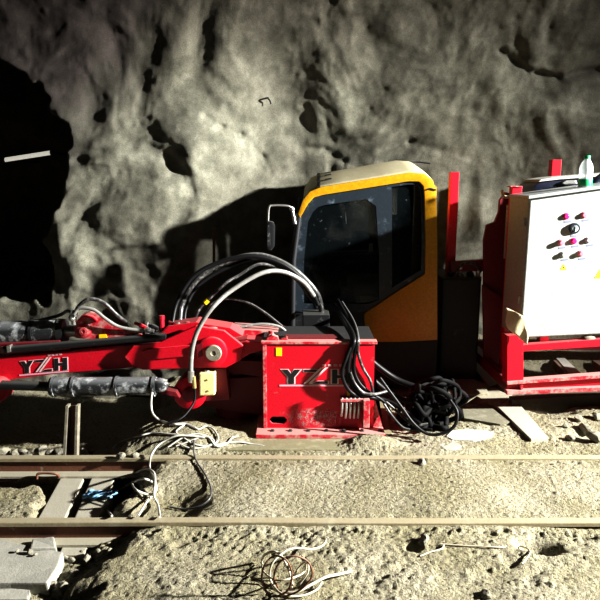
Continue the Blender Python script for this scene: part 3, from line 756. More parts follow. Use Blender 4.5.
# cream junction box
b = MB(); b.slabY([(199, 373), (215, 373), (215, 395.5), (199, 396)], YB - .07, YB - .0); jb = b.build('junction_box', 'cream', rb, bev=.01, label='cream plastic junction box')
for px_, py_ in ((207, 380), (208, 391)):
    c = P(px_, py_, YB - .07); b = MB(); b.lathe([(.006, 0), (.006, .004)], (c.x, YB - .07, c.z), (0, -1, 0), 10); b.build('screw', 'brass', jb)
b = MB(); b.lathe([(.014, -.006), (.014, .012), (.018, .012), (.018, .02)], P(207, 373, YB - .035), (0, 0, 1), 10); b.build('cable_gland', 'steel', jb)
b = MB(); b.slabY([(196, 368), (226, 368), (230, 400), (196, 402)], YB + .001, YB + .10); b.build('arm_root', 'red_shaded', rb, bev=.006)
# little hydraulic fittings on the beam top
for px_, py_, k, m in ((147, 329, 0, 'steel'), (158, 335, 0, 'steel'), (152, 326, 1, 'black'), (162, 322, 2, 'red'), (171, 331, 0, 'black'), (178, 329, 0, 'steel'), (168, 339, 0, 'steel'), (140, 325, 1, 'red'), (133, 331, 1, 'black'), (183, 333, 0, 'black'), (174, 324, 1, 'red_shaded'), (188, 329, 0, 'red_dusty')):
    c = P(px_, py_, YB + .05); b = MB()
    if k == 0: b.lathe([(.018, -.03), (.018, 0), (.024, 0), (.024, .018), (.014, .02), (.014, .05)], c, (0, 0, 1), 6)
    elif k == 1: b.lathe([(.012, -.04), (.012, .0), (.018, .0), (.018, .02), (.012, .05)], c, (.9, -.2, -.3), 8)
    else: b.lathe([(.016, -.05), (.016, .02), (.02, .02), (.02, .045)], c, (0, 0, 1), 10)
    b.build('hydraulic_fitting', m, rb)
b = MB(); b.cyl(P(60, 347, YB + .1), P(160, 332, YB + .1), .02, .02, 12); b.cyl(P(60, 349, YB + .05), P(170, 338, YB + .05), .015, .015, 10); b.build('hydraulic_line', 'black', rb, smooth=60)
b = MB(); c0, c1 = P(145, 330, YB - .0), P(154, 331, YB - .0); b.cyl(c0, c1, .014, .014, 10); b.cyl(c0.lerp(c1, .3), c0.lerp(c1, .6), .019, .019, 6); b.build('hose_coupling', 'steel', rb)
# lug banjo fitting
b = MB(); c = P(74, 320, YB - .02); b.lathe([(.016, -.03), (.016, .03), (.026, .03), (.026, .05), (.016, .05), (.012, .07)], c, (.1, 0, 1), 10); b.sphere(P(72, 318, YB - .03), .024); b.build('banjo_fitting', 'steel', rb)
# valve block behind the pedestal top
b = MB(); b.box((.02, 4.66, zt - .02), (.22, 4.86, zt + .09), bev=.006); vb = b.build('valve_block', 'black', rb)
for px_, py_, m in ((305, 338, 'steel'), (311, 339, 'steel'), (317, 337, 'steel'), (313, 327, 'brass'), (320, 330, 'brass'), (308, 319, 'brass')):
    c = P(px_, py_, 4.7); b = MB(); b.lathe([(.014, -.03), (.014, .01), (.02, .01), (.02, .028)], c, (.6, -.2, .5), 8); b.build('valve_fitting', m, vb)
b = MB(); b.cyl(P(306, 317, 4.72), P(324, 316, 4.72), .009, .009, 8); b.cyl(P(316, 330, 4.7), P(331, 329, 4.7), .009, .009, 8); b.build('valve_pipe', 'brass', vb)

# plinth under the pedestal
b = MB(); b.prism([Vector((p[0], p[1], .006)) for p in ((-.52, 3.86), (.46, 3.86), (.62, 3.99), (.66, 4.9), (-.30, 4.9), (-.34, 3.98))], [Vector((p[0], p[1], -.1)) for p in ((-.52, 3.86), (.46, 3.86), (.62, 3.99), (.66, 4.9), (-.30, 4.9), (-.34, 3.98))])
tag(b.build('concrete_plinth', 'olive', bev=.006), 'low olive concrete plinth under the red pedestal, behind the rear rail', 'plinth')

# steel channel standing behind the rear rail
ch = thing('steel_channel', 'short upright rusty steel channel behind the rear rail, under the boom', 'channel', (0, 0, 0))
ch.location = G(70, 452, -.14)
Yc = 3.98
b = MB(); b.slabY([(66, 406), (77, 406), (76, 462), (63, 462)], Yc + .03, Yc + .045); b.build('web', 'rust', ch)
b = MB(); b.slabY([(65.5, 406), (68, 406), (65, 462), (62.5, 462)], Yc - .02, Yc + .03); b.build('flange', 'rail', ch)
b = MB(); b.slabY([(75.5, 406), (78, 406), (76.5, 462), (74, 462)], Yc - .02, Yc + .03); b.build('flange', 'rail', ch)

# ------------------------------------------------------------------ excavator cab
YC0, YC1 = 5.05, 5.88
cab = thing('operator_cab', 'yellow and black excavator cab with dark windows behind the red pedestal', 'cab', (.5, 5.5, .2))
outer = [(298, 214), (303, 200), (310, 191.5), (321, 187), (410, 172.5), (424, 173.5), (433, 180), (436.5, 192), (437.5, 240), (437.5, 340), (400, 342), (366, 342)]
innr = [(300, 218), (308, 204), (314, 197.5), (323, 195), (408, 181.5), (419, 181.5), (423.5, 186), (424.5, 196), (425.5, 240), (425, 274), (398, 291), (364, 314)]
def strip(mb, A, B, Y0, Y1):
    n = len(A)
    f = [[P(x, y, Y0) for x, y in q] for q in (A, B)]; k = [[Vector((v.x, Y1, v.z)) for v in q] for q in f]
    V = [[mb.bm.verts.new(p) for p in q] for q in (f[0], f[1], k[0], k[1])]
    for i in range(n - 1):
        j = i + 1
        mb.bm.faces.new([V[0][i], V[0][j], V[1][j], V[1][i]]); mb.bm.faces.new([V[2][i], V[3][i], V[3][j], V[2][j]])
        mb.bm.faces.new([V[0][i], V[2][i], V[2][j], V[0][j]]); mb.bm.faces.new([V[1][i], V[1][j], V[3][j], V[3][i]])
    for i in (0, n - 1): mb.bm.faces.new([V[0][i], V[1][i], V[3][i], V[2][i]])
b = MB(); strip(b, outer, innr, YC0, YC0 + .10); sh = b.build('yellow_frame', 'yellow', cab, bev=.006, smooth=30)
# roof skin, domed toward the back
b = MB(); rf = [(303, 200), (310, 191.5), (321, 187), (345, 183), (380, 177.5), (410, 172.5), (424, 173.5), (433, 180), (436.5, 192)]
rows = []
for k in range(9):
    t = k / 8; row = []
    for x, y in rf:
        p = P(x, y, YC0 + .09); dome = .12 * (1 - (1 - t) ** 1.6) * (1 if k < 8 else .9)
        row.append(b.bm.verts.new((p.x + .02 * t * (1 if x < 370 else -1), YC0 + .09 + t * (YC1 - YC0 - .09), p.z - .004 + dome * (.8 if x in (303, 437) else 1))))
    rows.append(row)
for A, B in zip(rows, rows[1:]):
    for i in range(len(rf) - 1): b.bm.faces.new([A[i], A[i + 1], B[i + 1], B[i]])
roof = b.build('roof', 'roof_tan', cab, smooth=50); md = roof.modifiers.new('t', 'SOLIDIFY'); md.thickness = .02; md.offset = -1
# roof band (dark rubber) and slots
def onroof(px_, t):
    x = P(px_, 180, YC0 + .09).x
    ys = np.interp(px_, [q[0] for q in rf], [q[1] for q in rf]); p = P(px_, ys, YC0 + .09)
    return Vector((p.x + .02 * t * (1 if px_ < 370 else -1), YC0 + .09 + t * (YC1 - YC0 - .09), p.z - .004 + .12 * (1 - (1 - t) ** 1.6) + .006))
b = MB()
for k in range(8):
    t0, t1 = .02 + k * .118, .02 + (k + 1) * .118
    q = [onroof(317, t0), onroof(320, t0), onroof(320, t1), onroof(317, t1)]
    b.add(q, [(0, 1, 2, 3)])
bb = b.build('roof_seal', 'ink', roof); md = bb.modifiers.new('t', 'SOLIDIFY'); md.thickness = .006
for t in (.25, .5, .75):
    b = MB(); q = [onroof(325, t), onroof(332, t), onroof(332, t + .05), onroof(325, t + .05)]; b.add(q, [(0, 1, 2, 3)])
    o = b.build('roof_slot', 'ink', roof); md = o.modifiers.new('t', 'SOLIDIFY'); md.thickness = .004
# dark door frame with two openings
df = MB()
L_out = [(300, 218), (308, 204), (314, 197.5), (323, 195), (388, 184.5), (388, 255), (388, 312), (372, 312), (340, 312), (296, 312), (292, 290), (296, 250)]
L_in = [(308, 222), (313, 212), (318, 207), (325, 205), (366, 199), (376, 206), (379, 255), (379, 300), (368, 304), (340, 304), (304, 304), (304, 260)]
df.ringY(L_out, L_in, YC0 + .02, YC0 + .07)
R_out = [(388, 184.5), (408, 181.5), (419, 181.5), (423.5, 186), (424.5, 196), (425.5, 240), (425, 274), (398, 291), (388, 298), (388, 240)]
R_in = [(392, 187), (408, 184.5), (416, 184.5), (420, 188), (421.5, 198), (422, 240), (421, 270), (398, 284), (392, 288), (392, 240)]
df.ringY(R_out, R_in, YC0 + .02, YC0 + .07)
dr = df.build('door_frame', 'cab_trim', cab, smooth=30)
b = MB(); b.slabY(L_in, YC0 + .045, YC0 + .05); b.build('window_pane', 'glass', dr)
b = MB(); b.slabY(R_in, YC0 + .045, YC0 + .05); b.build('window_pane', 'glass', dr)
b = MB(); b.slabY([(294, 306), (388, 306), (366, 314), (366, 342), (300, 342), (296, 330)], YC0 + .03, YC0 + .09); b.build('lower_panel', 'black', cab)
b = MB(); b.slabY([(330, 252), (378, 250), (378, 254), (330, 256)], YC0 + .052, YC0 + .08); b.build('door_bar', 'cab_trim', dr)
b = MB(); b.slabY([(369, 244), (373, 244), (373, 252), (369, 252)], YC0 + .0, YC0 + .02); b.build('door_handle', 'black', dr)
# rest of the body: right end, back, left end (with windscreen), floor
xl0, xr0 = P(300, 250, YC0).x, P(437, 250, YC0).x
zb0 = P(400, 341, YC0).z
zr, zl = P(434, 182, YC0).z, P(303, 202, YC0).z
b = MB(); b.prism([Vector((xr0, YC0 + .1, zb0)), Vector((xr0, YC0 + .1, zr - .04)), Vector((xr0 - .01, YC1, zr + .1)), Vector((xr0 - .01, YC1, zb0))], [Vector((xr0 - .05, YC0 + .1, zb0)), Vector((xr0 - .05, YC0 + .1, zr - .04)), Vector((xr0 - .05, YC1, zr + .1)), Vector((xr0 - .05, YC1, zb0))]); b.build('end_panel', 'yellow', cab)
BO = [(xl0 + .02, zb0), (xr0 - .06, zb0), (xr0 - .06, zr + .08), (xl0 + .05, zl + .1)]
BI = [(xl0 + .12, zb0 + .55), (xr0 - .2, zb0 + .55), (xr0 - .2, zr - .05), (xl0 + .14, zl - .05)]
b = MB(); V = [[b.bm.verts.new((x, y, z)) for x, z in q] for q, y in ((BO, YC1 - .04), (BI, YC1 - .04), (BO, YC1), (BI, YC1))]
for i in range(4):
    j = (i + 1) % 4
    b.bm.faces.new([V[0][i], V[0][j], V[1][j], V[1][i]]); b.bm.faces.new([V[2][i], V[3][i], V[3][j], V[2][j]])
    b.bm.faces.new([V[0][i], V[2][i], V[2][j], V[0][j]]); b.bm.faces.new([V[1][i], V[1][j], V[3][j], V[3][i]])
rp = b.build('rear_panel', 'cab_trim', cab)
b = MB(); b.prism([Vector((x, YC1 - .022, z)) for x, z in BI], [Vector((x, YC1 - .018, z)) for x, z in BI]); b.build('rear_pane', 'glass', rp)
b = MB(); b.box((xl0 + .02, YC0 + .08, zb0), (xr0 - .05, YC1 - .02, zb0 + .05)); b.build('cab_floor', 'black', cab)
# windscreen end, left
W0 = [P(299, 214, YC0 + .03), P(293, 260, YC0 + .03), P(292, 335, YC0 + .03)]
b = MB(); b.tube([W0[0], W0[1], W0[2]], .028, 10); b.build('windscreen_pillar', 'black', cab, smooth=60)
b = MB(); b.tube([Vector((p.x + .02, YC1 - .04, p.z + .1)) for p in W0], .028, 10); b.build('windscreen_pillar', 'cab_trim', cab, smooth=60)
wb = [Vector((p.x + .02, YC1 - .04, p.z + .1)) for p in W0]
b = MB(); b.add([W0[0], W0[1], wb[1], wb[0]], [(0, 1, 2, 3)]); b.build('windscreen', 'glass', cab)
b = MB(); b.add([W0[1], W0[2], wb[2], wb[1]], [(0, 1, 2, 3)]); o = b.build('front_panel', 'black', cab); md = o.modifiers.new('t', 'SOLIDIFY'); md.thickness = .02
# seat inside
zs = zb0 + .42
b = MB(); b.box((.42, 5.3, zs - .1), (.82, 5.75, zs + .04), bev=.04); st = b.build('driver_seat', 'seat', cab, smooth=60)
b = MB(); b.box((.78, 5.3, zs), (.90, 5.74, zs + .56), bev=.045); b.build('seat_back', 'seat', st, smooth=60)
b = MB(); b.box((.50, 5.36, zb0 + .04), (.78, 5.66, zs - .1), bev=.01); b.build('seat_base', 'tank', st)
b = MB(); b.box((.08, 5.35, zb0 + .05), (.22, 5.7, zs + .12), bev=.02); cs = b.build('console', 'tank', cab)
b = MB(); b.cyl((.15, 5.4, zs + .1), (.2, 5.38, zs + .34), .01); b.sphere((.2, 5.38, zs + .36), .025); b.build('control_lever', 'black', cs, smooth=60)
# small light lamp pieces / bracket behind glass
b = MB(); b.cyl(P(345, 212, 5.3), P(346, 224, 5.3), .006); b.build('wiper', 'steel', cab)
# mirror
b = MB(); b.tube(spline([P(294, 210, YC0 - .0), P(288, 206, YC0 - .02), P(273, 205.5, YC0 - .04), P(269, 208, YC0 - .05), P(268, 222, YC0 - .05)], 8), .009, 8)
ma = b.build('mirror_arm', 'steel', cab, smooth=60)
b = MB(); b.slabY([(266.5, 223), (269, 221), (273.5, 222), (275, 226), (274.5, 247), (271, 251), (267.5, 250.5), (266, 246)], YC0 - .09, YC0 - .03); b.build('mirror', 'black', ma, bev=.012, smooth=40)
b = MB(); b.slabY([(267.5, 226), (270, 224), (270.5, 246), (267.5, 247)], YC0 - .093, YC0 - .089); b.build('mirror_glass', 'black_dusty', ma)
b = MB(); b.sphere(P(292, 209, YC0), .022); b.sphere(P(294, 218, YC0), .018); b.cyl(P(292, 209, YC0), P(295, 224, YC0), .014); b.build('mirror_bracket', 'steel', ma, smooth=60)
# dark undercarriage frame the cab sits on
b = MB(); b.box((xl0 - .1, YC0 + .05, .02), (xr0 + .05, YC1 - .02, zb0), bev=.02)
b.build('support_frame', 'tank', cab)
b = MB(); b.tube([P(436, 190, YC0 - .005) + Vector((0, 0, 0)), P(430, 188.5, YC0 - .005), P(426, 190, YC0 - .005)], .006); b.build('grab_handle', 'ink', sh)

# thin bare rod on the wall, left of the cab
b = MB(); b.cyl(P(214, 228, 5.35), P(214, 322, 5.35), .012); b.cyl(P(214, 322, 5.35), Vector((P(214, 322, 5.35).x, 5.35, -.05)), .012)
tag(b.build('steel_rod', 'rust', smooth=60), 'thin upright rod in the shadow between boom and tunnel wall', 'rod')

# ------------------------------------------------------------------ hoses from boom to cab
HG = 'hydraulic hoses arching from boom to cab'
hs = [([(172, 334), (173, 318), (178, 300), (192, 278), (215, 264), (250, 256), (282, 264), (308, 285), (318, 305)], 4.36, .017, 'rubber', 'black hydraulic hose in the arch, standing farthest left on the boom'),
      ([(181, 334), (180, 318), (183, 302), (196, 281), (220, 264), (258, 255), (292, 268), (316, 292), (322, 312)], 4.40, .021, 'hose_grey', 'thick dusty grey hydraulic hose forming the top of the arch'),
      ([(184, 330), (186, 308), (198, 286), (226, 268), (262, 258), (290, 270), (310, 288), (316, 308)], 4.52, .017, 'rubber', 'black hydraulic hose running just under the top of the arch'),
      ([(191, 378), (191, 362), (193, 345), (199, 328), (212, 308), (232, 290), (262, 273), (284, 272), (303, 282), (314, 296)], 4.10, .016, 'hose_pale', 'pale grey hydraulic hose looping down in front of the cream junction box'),
      ([(194, 322), (200, 308), (212, 296), (226, 283)], 4.45, .012, 'hose_grey', 'short grey hose ending in mid arch with a yellow band'),
      ([(204, 322), (210, 306), (224, 299), (246, 302), (264, 312), (282, 326)], 4.50, .009, 'hose_grey', 'thin grey hose making a low arch above the pedestal head plate'),
      ([(222, 330), (240, 327), (262, 324), (280, 327), (290, 336)], 4.45, .010, 'hose_pale', 'pale thin hose lying over the dusty head plate of the pedestal')]
for pts, Y, r, m, lab in hs:
    n = len(pts)
    q = [P(x, y, Y + (.38 * (max(0, i - 4) / (n - 5) if 'junction' in lab else i / (n - 1)) if n > 6 else .05 * i / (n - 1))) for i, (x, y) in enumerate(pts)]
    if lab.startswith('short'):
        q = q + [P(238, 276, 4.55), P(262, 264, 4.62), P(292, 276, 4.7), P(312, 300, 4.76)]; lab = 'grey hose with a small yellow band, running inside the hose arch'
    o = hose('hydraulic_hose', q, r, m, lab, 'hose', HG)
    if 'yellow band' in lab:
        bd = MB(); a = q[1].lerp(q[2], .4); bd.cyl(a, a + (q[2] - q[1]).normalized() * .03, r * 1.5, None, 12); bd.build('yellow_band', 'sticker', o)
    if n > 6:
        bd = MB(); a = q[0]; c = q[1]; dd = (c - a).normalized(); bd.cyl(a - dd * .01, a + dd * .05, r * 1.35, None, 10); bd.cyl(a - dd * .03, a - dd * .008, r * 1.1, None, 8); bd.build('hose_end', 'steel', o)
# lower end of the pale hose
o = hose('hydraulic_hose', [P(194, 378, 4.1), P(195, 390, 4.1), P(194, 402, 4.08), P(186, 414, 4.02), P(178, 420, 3.98), P(168, 423, 3.96)], .008, 'rubber', 'thin black hose end trailing from the pale hose down to the dirt mound', 'hose', HG)
b = MB(); b.cyl(P(193.5, 376, 4.098), P(194.5, 388, 4.098), .014); b.build('hose_coupling', 'brass', o)
# hoses around the upper lug
hose('hydraulic_hose', [P(74, 317, 4.2), P(79, 306, 4.2), P(90, 299, 4.2), P(104, 303, 4.22), P(116, 314, 4.25), P(126, 322, 4.3)], .013, 'hose_grey', 'dusty grey hose curving high above the red triangular lug on the boom', 'hose', 'hoses at the boom lug')
hose('hydraulic_hose', [P(74, 314, 4.18), P(80, 308, 4.18), P(94, 310, 4.18), P(106, 319, 4.18), P(120, 327, 4.2), P(143, 331, 4.22)], .012, 'hose_pale', 'pale hose lying close over the red triangular lug to a coupling', 'hose', 'hoses at the boom lug')
hose('hydraulic_hose', [P(-20, 330, 4.5), P(30, 322, 4.45), P(57, 316, 4.4), P(68, 311, 4.3), P(74, 315, 4.22)], .012, 'hose_grey', 'dull grey hose above the black upper cylinder', 'hose', 'hoses at the boom lug')
# black hoses beside the pedestal, right
bh = [([(338, 300, 4.95), (350, 322, 4.5), (357, 338, 4.15), (355, 352, 4.135), (354, 370, 4.135), (360, 384, 4.135), (372, 394, 4.15), (384, 402, 4.16), (394, 418, 4.1), (410, 428, 4.05), (432, 430, 4.0)], .012, 'rubber', 'black hose hanging in front of the right edge of the YZH face'),
      ([(334, 305, 4.95), (346, 322, 4.5), (354, 338, 4.14), (350, 354, 4.13), (348, 372, 4.128), (354, 388, 4.13), (366, 396, 4.14), (384, 400, 4.17), (400, 408, 4.12), (420, 424, 4.02)], .016, 'rubber', 'thick black hose crossing the letter H of the pedestal'),
      ([(342, 302, 4.95), (353, 320, 4.5), (358, 336, 4.16), (358, 352, 4.13), (363, 368, 4.13), (370, 380, 4.13), (373, 392, 4.13)], .010, 'hose_grey', 'grey hose with a pale highlight hanging at the right edge of the pedestal'),
      ([(350, 372, 4.11), (355, 384, 4.11), (364, 393, 4.11), (376, 394, 4.13), (388, 391, 4.2)], .011, 'hose_grey', 'grey hose curving from the pedestal corner into the dark'),
      ([(386, 402, 4.13), (398, 412, 4.12), (408, 421, 4.08), (416, 425, 4.05), (428, 424, 4.05)], .010, 'hose_grey', 'grey hose sweeping along the floor toward the black cable heap'),
      ([(384, 404, 4.12), (392, 416, 4.1), (402, 427, 4.04), (410, 430, 4.02)], .009, 'hose_grey', 'grey hose nearest the floor beside the pedestal'),
      ([(366, 372, 4.3), (380, 386, 4.3), (398, 398, 4.28), (424, 406, 4.24), (446, 412, 4.2)], .02, 'rubber', 'thick black hose running from pedestal to the black cable heap'),
      ([(366, 356, 4.4), (380, 368, 4.4), (398, 380, 4.4), (420, 388, 4.36), (444, 392, 4.3)], .022, 'rubber', 'uppermost black hose running right from the pedestal corner'),
      ([(336, 308, 4.9), (346, 326, 4.4), (352, 340, 4.15), (347, 356, 4.10), (342, 372, 4.09), (346, 386, 4.10), (355, 395, 4.12), (368, 397, 4.14)], .013, 'rubber', 'black hose bulging out across the underline of the lettering')]
for pts, r, m, lab in bh:
    hose('hydraulic_hose', [P(x, y, Y) for x, y, Y in pts], r, m, lab, 'hose', 'hoses at the right side of the pedestal')
# heap of black cable, right of the pedestal
for i in range(18):
    rd = random.Random(50 + i); cx, cy = rd.uniform(414, 444), rd.uniform(392, 426)
    rx, ry = rd.uniform(9, 22), rd.uniform(9, 24); Y = 4.16 + .018 * i
    pts = []
    for k in range(9):
        a = 2 * math.pi * k / 9 + rd.uniform(-.35, .35); f = rd.uniform(.7, 1.2)
        p = P(cx + f * rx * math.cos(a), min(cy + f * ry * math.sin(a), 433), Y + .07 * math.sin(a * 2 + i)); p.z = max(p.z, gh(p.x, p.y) + .02); pts.append(p)
    o = MB().tube(spline(pts, 6, True), .014 if i % 3 else .019, 8, True).build('black_cable', 'rubber_matt', smooth=60)
    tag(o, 'loop of black cable in the dark heap between pedestal and red skid', 'cable', 'black cable loops in the heap')
q = [P(380, 378, 4.0), P(390, 392, 3.98), P(402, 408, 3.97), P(414, 424, 3.95), P(428, 434, 3.93), P(444, 433, 3.92), P(455, 425, 3.93), P(457, 412, 3.96), P(450, 400, 4.0)]
hose('black_cable', q, .011, 'rubber', 'single black cable loop resting on the end of the flat white slab', 'cable')

# ------------------------------------------------------------------ things on the floor right of the pedestal
def flat(name, pxs, zt_, th, m, label, cat, bev=.004):
    c = [G(x, y, zt_) for x, y in pxs]; b = MB()
    b.prism(c, [Vector((p.x, p.y, zt_ - th)) for p in c]); return tag(b.build(name, m, bev=bev), label, cat)
flat('flat_slab', [(446, 436), (452, 430), (470, 429), (488, 430.5), (494, 433), (490, 437), (474, 440), (452, 439)], .028, .02, 'white_dust', 'flat white dust-covered slab beside the black cable heap', 'slab')
flat('flat_stone', [(438, 444), (452, 440), (462, 445), (459, 449), (446, 450)], .02, .03, 'slab', 'small grey flat stone in front of the black cable heap', 'stone')
# oblique plank
c = [G(489, 398, .045), G(511, 394, .045), G(548, 437, .02), G(531, 439, .02)]
b = MB(); b.prism(c, [Vector((p.x, p.y, p.z - .05)) for p in c]); tag(b.build('plank', 'timber_pale', bev=.004), 'pale plank sticking out obliquely from under the red skid corner', 'plank')
flat('timber_beam', [(448, 380), (470, 377), (512, 396), (500, 404), (482, 399)], .05, .09, 'timber', 'dusty timber beam under the skid corner, behind the oblique plank', 'beam')
flat('timber_beam', [(440, 388), (486, 385), (488, 393), (440, 396)], .07, .12, 'timber', 'cross beam lying between the black cable heap and the skid', 'beam')
flat('timber_beam', [(462, 408), (512, 398), (520, 420), (500, 424), (464, 418)], .02, .08, 'dark_dirt_timber', 'low dirt-covered beam behind the flat white slab', 'beam')
flat('plank', [(468, 362), (484, 359), (500, 380), (488, 384)], .06, .03, 'timber_pale', 'short plank lying in the shade left of the skid side beam', 'plank')
for k, (pxs, lab) in enumerate((([(553, 360), (565, 360), (588, 380), (572, 380)], 'dark timber bearer seen through the skid, beside the white strip'), ([(592, 360), (604, 360), (640, 380), (622, 380)], 'dark timber bearer at the right edge of the view inside the skid'))):
    flat('timber_bearer', pxs, .05, .12, 'rust', lab, 'beam')
flat('white_strip', [(556, 358), (564, 357), (584, 376), (574, 378)], .056, .005, 'white_dust', 'narrow white strip lying inside the red skid frame', 'strip')
flat('timber_bearer', [(509, 396), (640, 388), (640, 392), (512, 400)], .085, .12, 'dark_timber', 'long timber bearer under the front beam of the red skid', 'beam')

# ------------------------------------------------------------------ red skid frame
YS = 4.47
sk = thing('skid_frame', 'red welded steel skid frame carrying the white control cabinet', 'frame', (1.9, 4.8, .1))
def beam_px(pxs, Y0, Y1, name, m='red', bev=.004, par=None): return MB().slabY(pxs, Y0, Y1).build(name, m, par or sk, bev=bev)
# front channel: two flanges and web
fb = beam_px([(507, 384), (720, 367), (720, 387), (507, 394)], YS + .035, YS + .05, 'front_beam', 'red')
beam_px([(507, 381.5), (720, 366), (720, 370), (507, 385)], YS - .01, YS + .06, 'beam_flange', 'red_dusty', .003, fb)
beam_px([(507, 391), (720, 382.5), (720, 386.5), (507, 395)], YS - .01, YS + .06, 'beam_flange', 'red_dusty', .003, fb)
beam_px([(520, 383), (523, 383), (523, 392), (521, 392)], YS + .0, YS + .036, 'beam_gusset', 'red_dusty', .002, fb)
# column under the cabinet
cl = beam_px([(507, 336), (523.5, 334), (523.5, 384), (507, 385)], YS, YS + .12, 'column', 'red')
beam_px([(523, 345), (720, 330), (720, 339), (523, 351.5)], YS + .03, YS + .1, 'cross_beam', 'red')
# left side beam going back
a0, a1 = P(507, 388, YS + .02), P(486, 362, 5.15)
def bar(p, q, w, h, name, m, par=sk):
    p, q = Vector(p), Vector(q); d = (q - p); s_ = d.cross(Vector((0, 0, 1))).normalized() * w / 2; u_ = Vector((0, 0, h / 2))
    b = MB(); b.prism([p - s_ - u_, p + s_ - u_, p + s_ + u_, p - s_ + u_], [q - s_ - u_, q + s_ - u_, q + s_ + u_, q - s_ + u_]); return b.build(name, m, par, bev=.004)
zs_ = a0.z
XL = a0.x + .04
bar((XL, YS + .05, zs_), (XL, 5.75, zs_), .07, .085, 'side_beam', 'red_shaded')
bar((XL + 1.6, YS + .05, zs_ + .04), (XL + 1.6, 5.75, zs_), .07, .085, 'side_beam', 'red_shaded')
bar((XL, 5.75, zs_), (XL + 1.6, 5.75, zs_), .07, .085, 'rear_beam', 'red_shaded')
# side panel, stepped top
def sideplate(pts, x0, x1, name, m, par=sk):
    b = MB(); b.prism([Vector((x0, y, z)) for y, z in pts], [Vector((x1, y, z)) for y, z in pts]); return b.build(name, m, par, bev=.003)
# posts
def post(px0, px1, py0, Y, name='post', m='red', zlow=None):
    a, c = P(px0, py0, Y), P(px1, py0, Y); w = (c.x - a.x)
    b = MB(); b.box((a.x, Y, zs_ if zlow is None else zlow), (c.x, Y + w, a.z), bev=.004); return b.build(name, m, sk)
pl_ = post(451, 459.5, 172, 5.35)                       # slim post, left of the cabinet
post(552.5, 562, 159.5, 5.65)                           # post behind the cabinet
pf = post(512.5, 522.5, 186.5, 4.93, zlow=.2)           # front-left post whose red cap peeks over the cabinet
q = P(516, 187, 4.93)
b = MB(); b.box((q.x - .045, 4.915, q.z - .0), (q.x + .045, 5.02, q.z + .008), bev=.002); b.build('post_cap', 'red_dusty', pf)
b = MB(); b.slabY([(484, 240), (487, 225), (495, 222), (499, 212), (500, 200), (506, 192), (512, 194), (512, 345), (510, 368), (484, 370)], 5.12, 5.16); b.build('side_panel', 'red_shaded', sk, bev=.003)
b = MB(); b.slabY([(483, 285), (500, 297), (512, 312), (512, 325), (484, 326)], 5.08, 5.12); b.build('gusset_plate', 'red_shaded', sk)
b = MB(); b.slabY([(451, 262), (512, 258), (512, 270), (451, 272)], 5.28, 5.34); b.build('rear_rail', 'red_shaded', sk)
b = MB(); b.tube(spline([P(502, 190, 5.05), P(503, 196, 5.05), P(508, 197, 5.05), P(514, 195.5, 5.0)]), .012); b.build('hook', 'cloth', sk, smooth=60)
bar(P(455, 268, 5.38) , Vector((P(455, 268, 5.38).x, 5.38, zs_)), .05, .05, 'post_foot', 'red_shaded') if False else None
bar((P(455, 268, 5.38).x, 5.38, zs_), (XL, 5.38, zs_), .06, .07, 'outrigger', 'red_shaded')
# corrugated pale strip beside the cabinet
cs_ = thing('corrugated_strip', 'pale corrugated strip hanging between the red panel and the cabinet side', 'strip', P(509, 255, 5.0))
b = MB()
for k in range(12):
    y0 = 206 + k * 4.4; a = P(507.5, y0, 5.06); c = P(511.5, y0 + 3.4, 5.06); b.box((a.x, 5.06, c.z), (c.x, 5.09, a.z), bev=.006)
a = P(508, 205, 5.06); c = P(511, 259, 5.06); b.box((a.x, 5.085, c.z), (c.x, 5.10, a.z))
b.build('fins', 'white_dust', cs_)
# dark power pack standing between cab and skid
pp = thing('power_pack', 'black hydraulic power pack in the shade between the cab and the skid', 'machine', (1.2, 5.4, 0))
a, c = P(443, 278, 5.2), P(482, 278, 5.2)
b = MB(); b.box((a.x, 5.2, .0), (c.x, 5.75, a.z), bev=.02); b.build('housing', 'tank', pp)
for px_, py_, m in ((460, 267, 'steel'), (470, 266, 'black'), (478, 270, 'steel'), (450, 272, 'black')):
    p = P(px_, py_ + 8, 5.3); b = MB(); b.lathe([(.03, -.03), (.03, .01), (.018, .02), (.018, .05), (.024, .05), (.024, .07)], p, (0, 0, 1), 12); b.build('filler_cap', m, pp, smooth=40)
b = MB(); b.tube(spline([P(455, 274, 5.28), P(462, 264, 5.28), P(474, 264, 5.28), P(481, 272, 5.28)]), .012); b.build('top_hose', 'hose_grey', pp, smooth=60)

# ------------------------------------------------------------------ control cabinet
YF = 4.50
cc = thing('control_cabinet', 'white electrical control cabinet with pink and grey buttons on the red skid', 'cabinet', (2.1, 4.7, .55))
fx = [(530, 199), (790, 162), (790, 326), (527.5, 339)]
A_, B_, C_, D_ = [P(x, y, YF) for x, y in fx]
D_.x = A_.x - .006; back = [Vector((v.x - .01, YF + .40, v.z)) for v in (A_, B_, C_, D_)]
b = MB(); b.prism([v + Vector((0, .022, 0)) for v in (A_, B_, C_, D_)], back); body = b.build('cabinet_body', 'box_side', cc, bev=.006)
ins = lambda v, dx, dz: v + Vector((dx, 0, dz))
b = MB(); dq = [ins(A_, .004, -.012), ins(B_, -.01, -.012), ins(C_, -.01, .01), ins(D_, .004, .012)]
b.prism(dq, [v + Vector((0, .02, 0)) for v in dq]); door = b.build('cabinet_door', 'white_box', cc, bev=.006)
b = MB(); tq_ = [ins(A_, -.015, .0), ins(B_, .0, .0), ins(B_, .0, .022), ins(A_, -.015, .022)]
b.prism([v + Vector((0, -.012, 0)) for v in tq_], [v + Vector((0, .42, 0)) for v in tq_]); b.build('cabinet_top', 'white_box', cc, bev=.004)
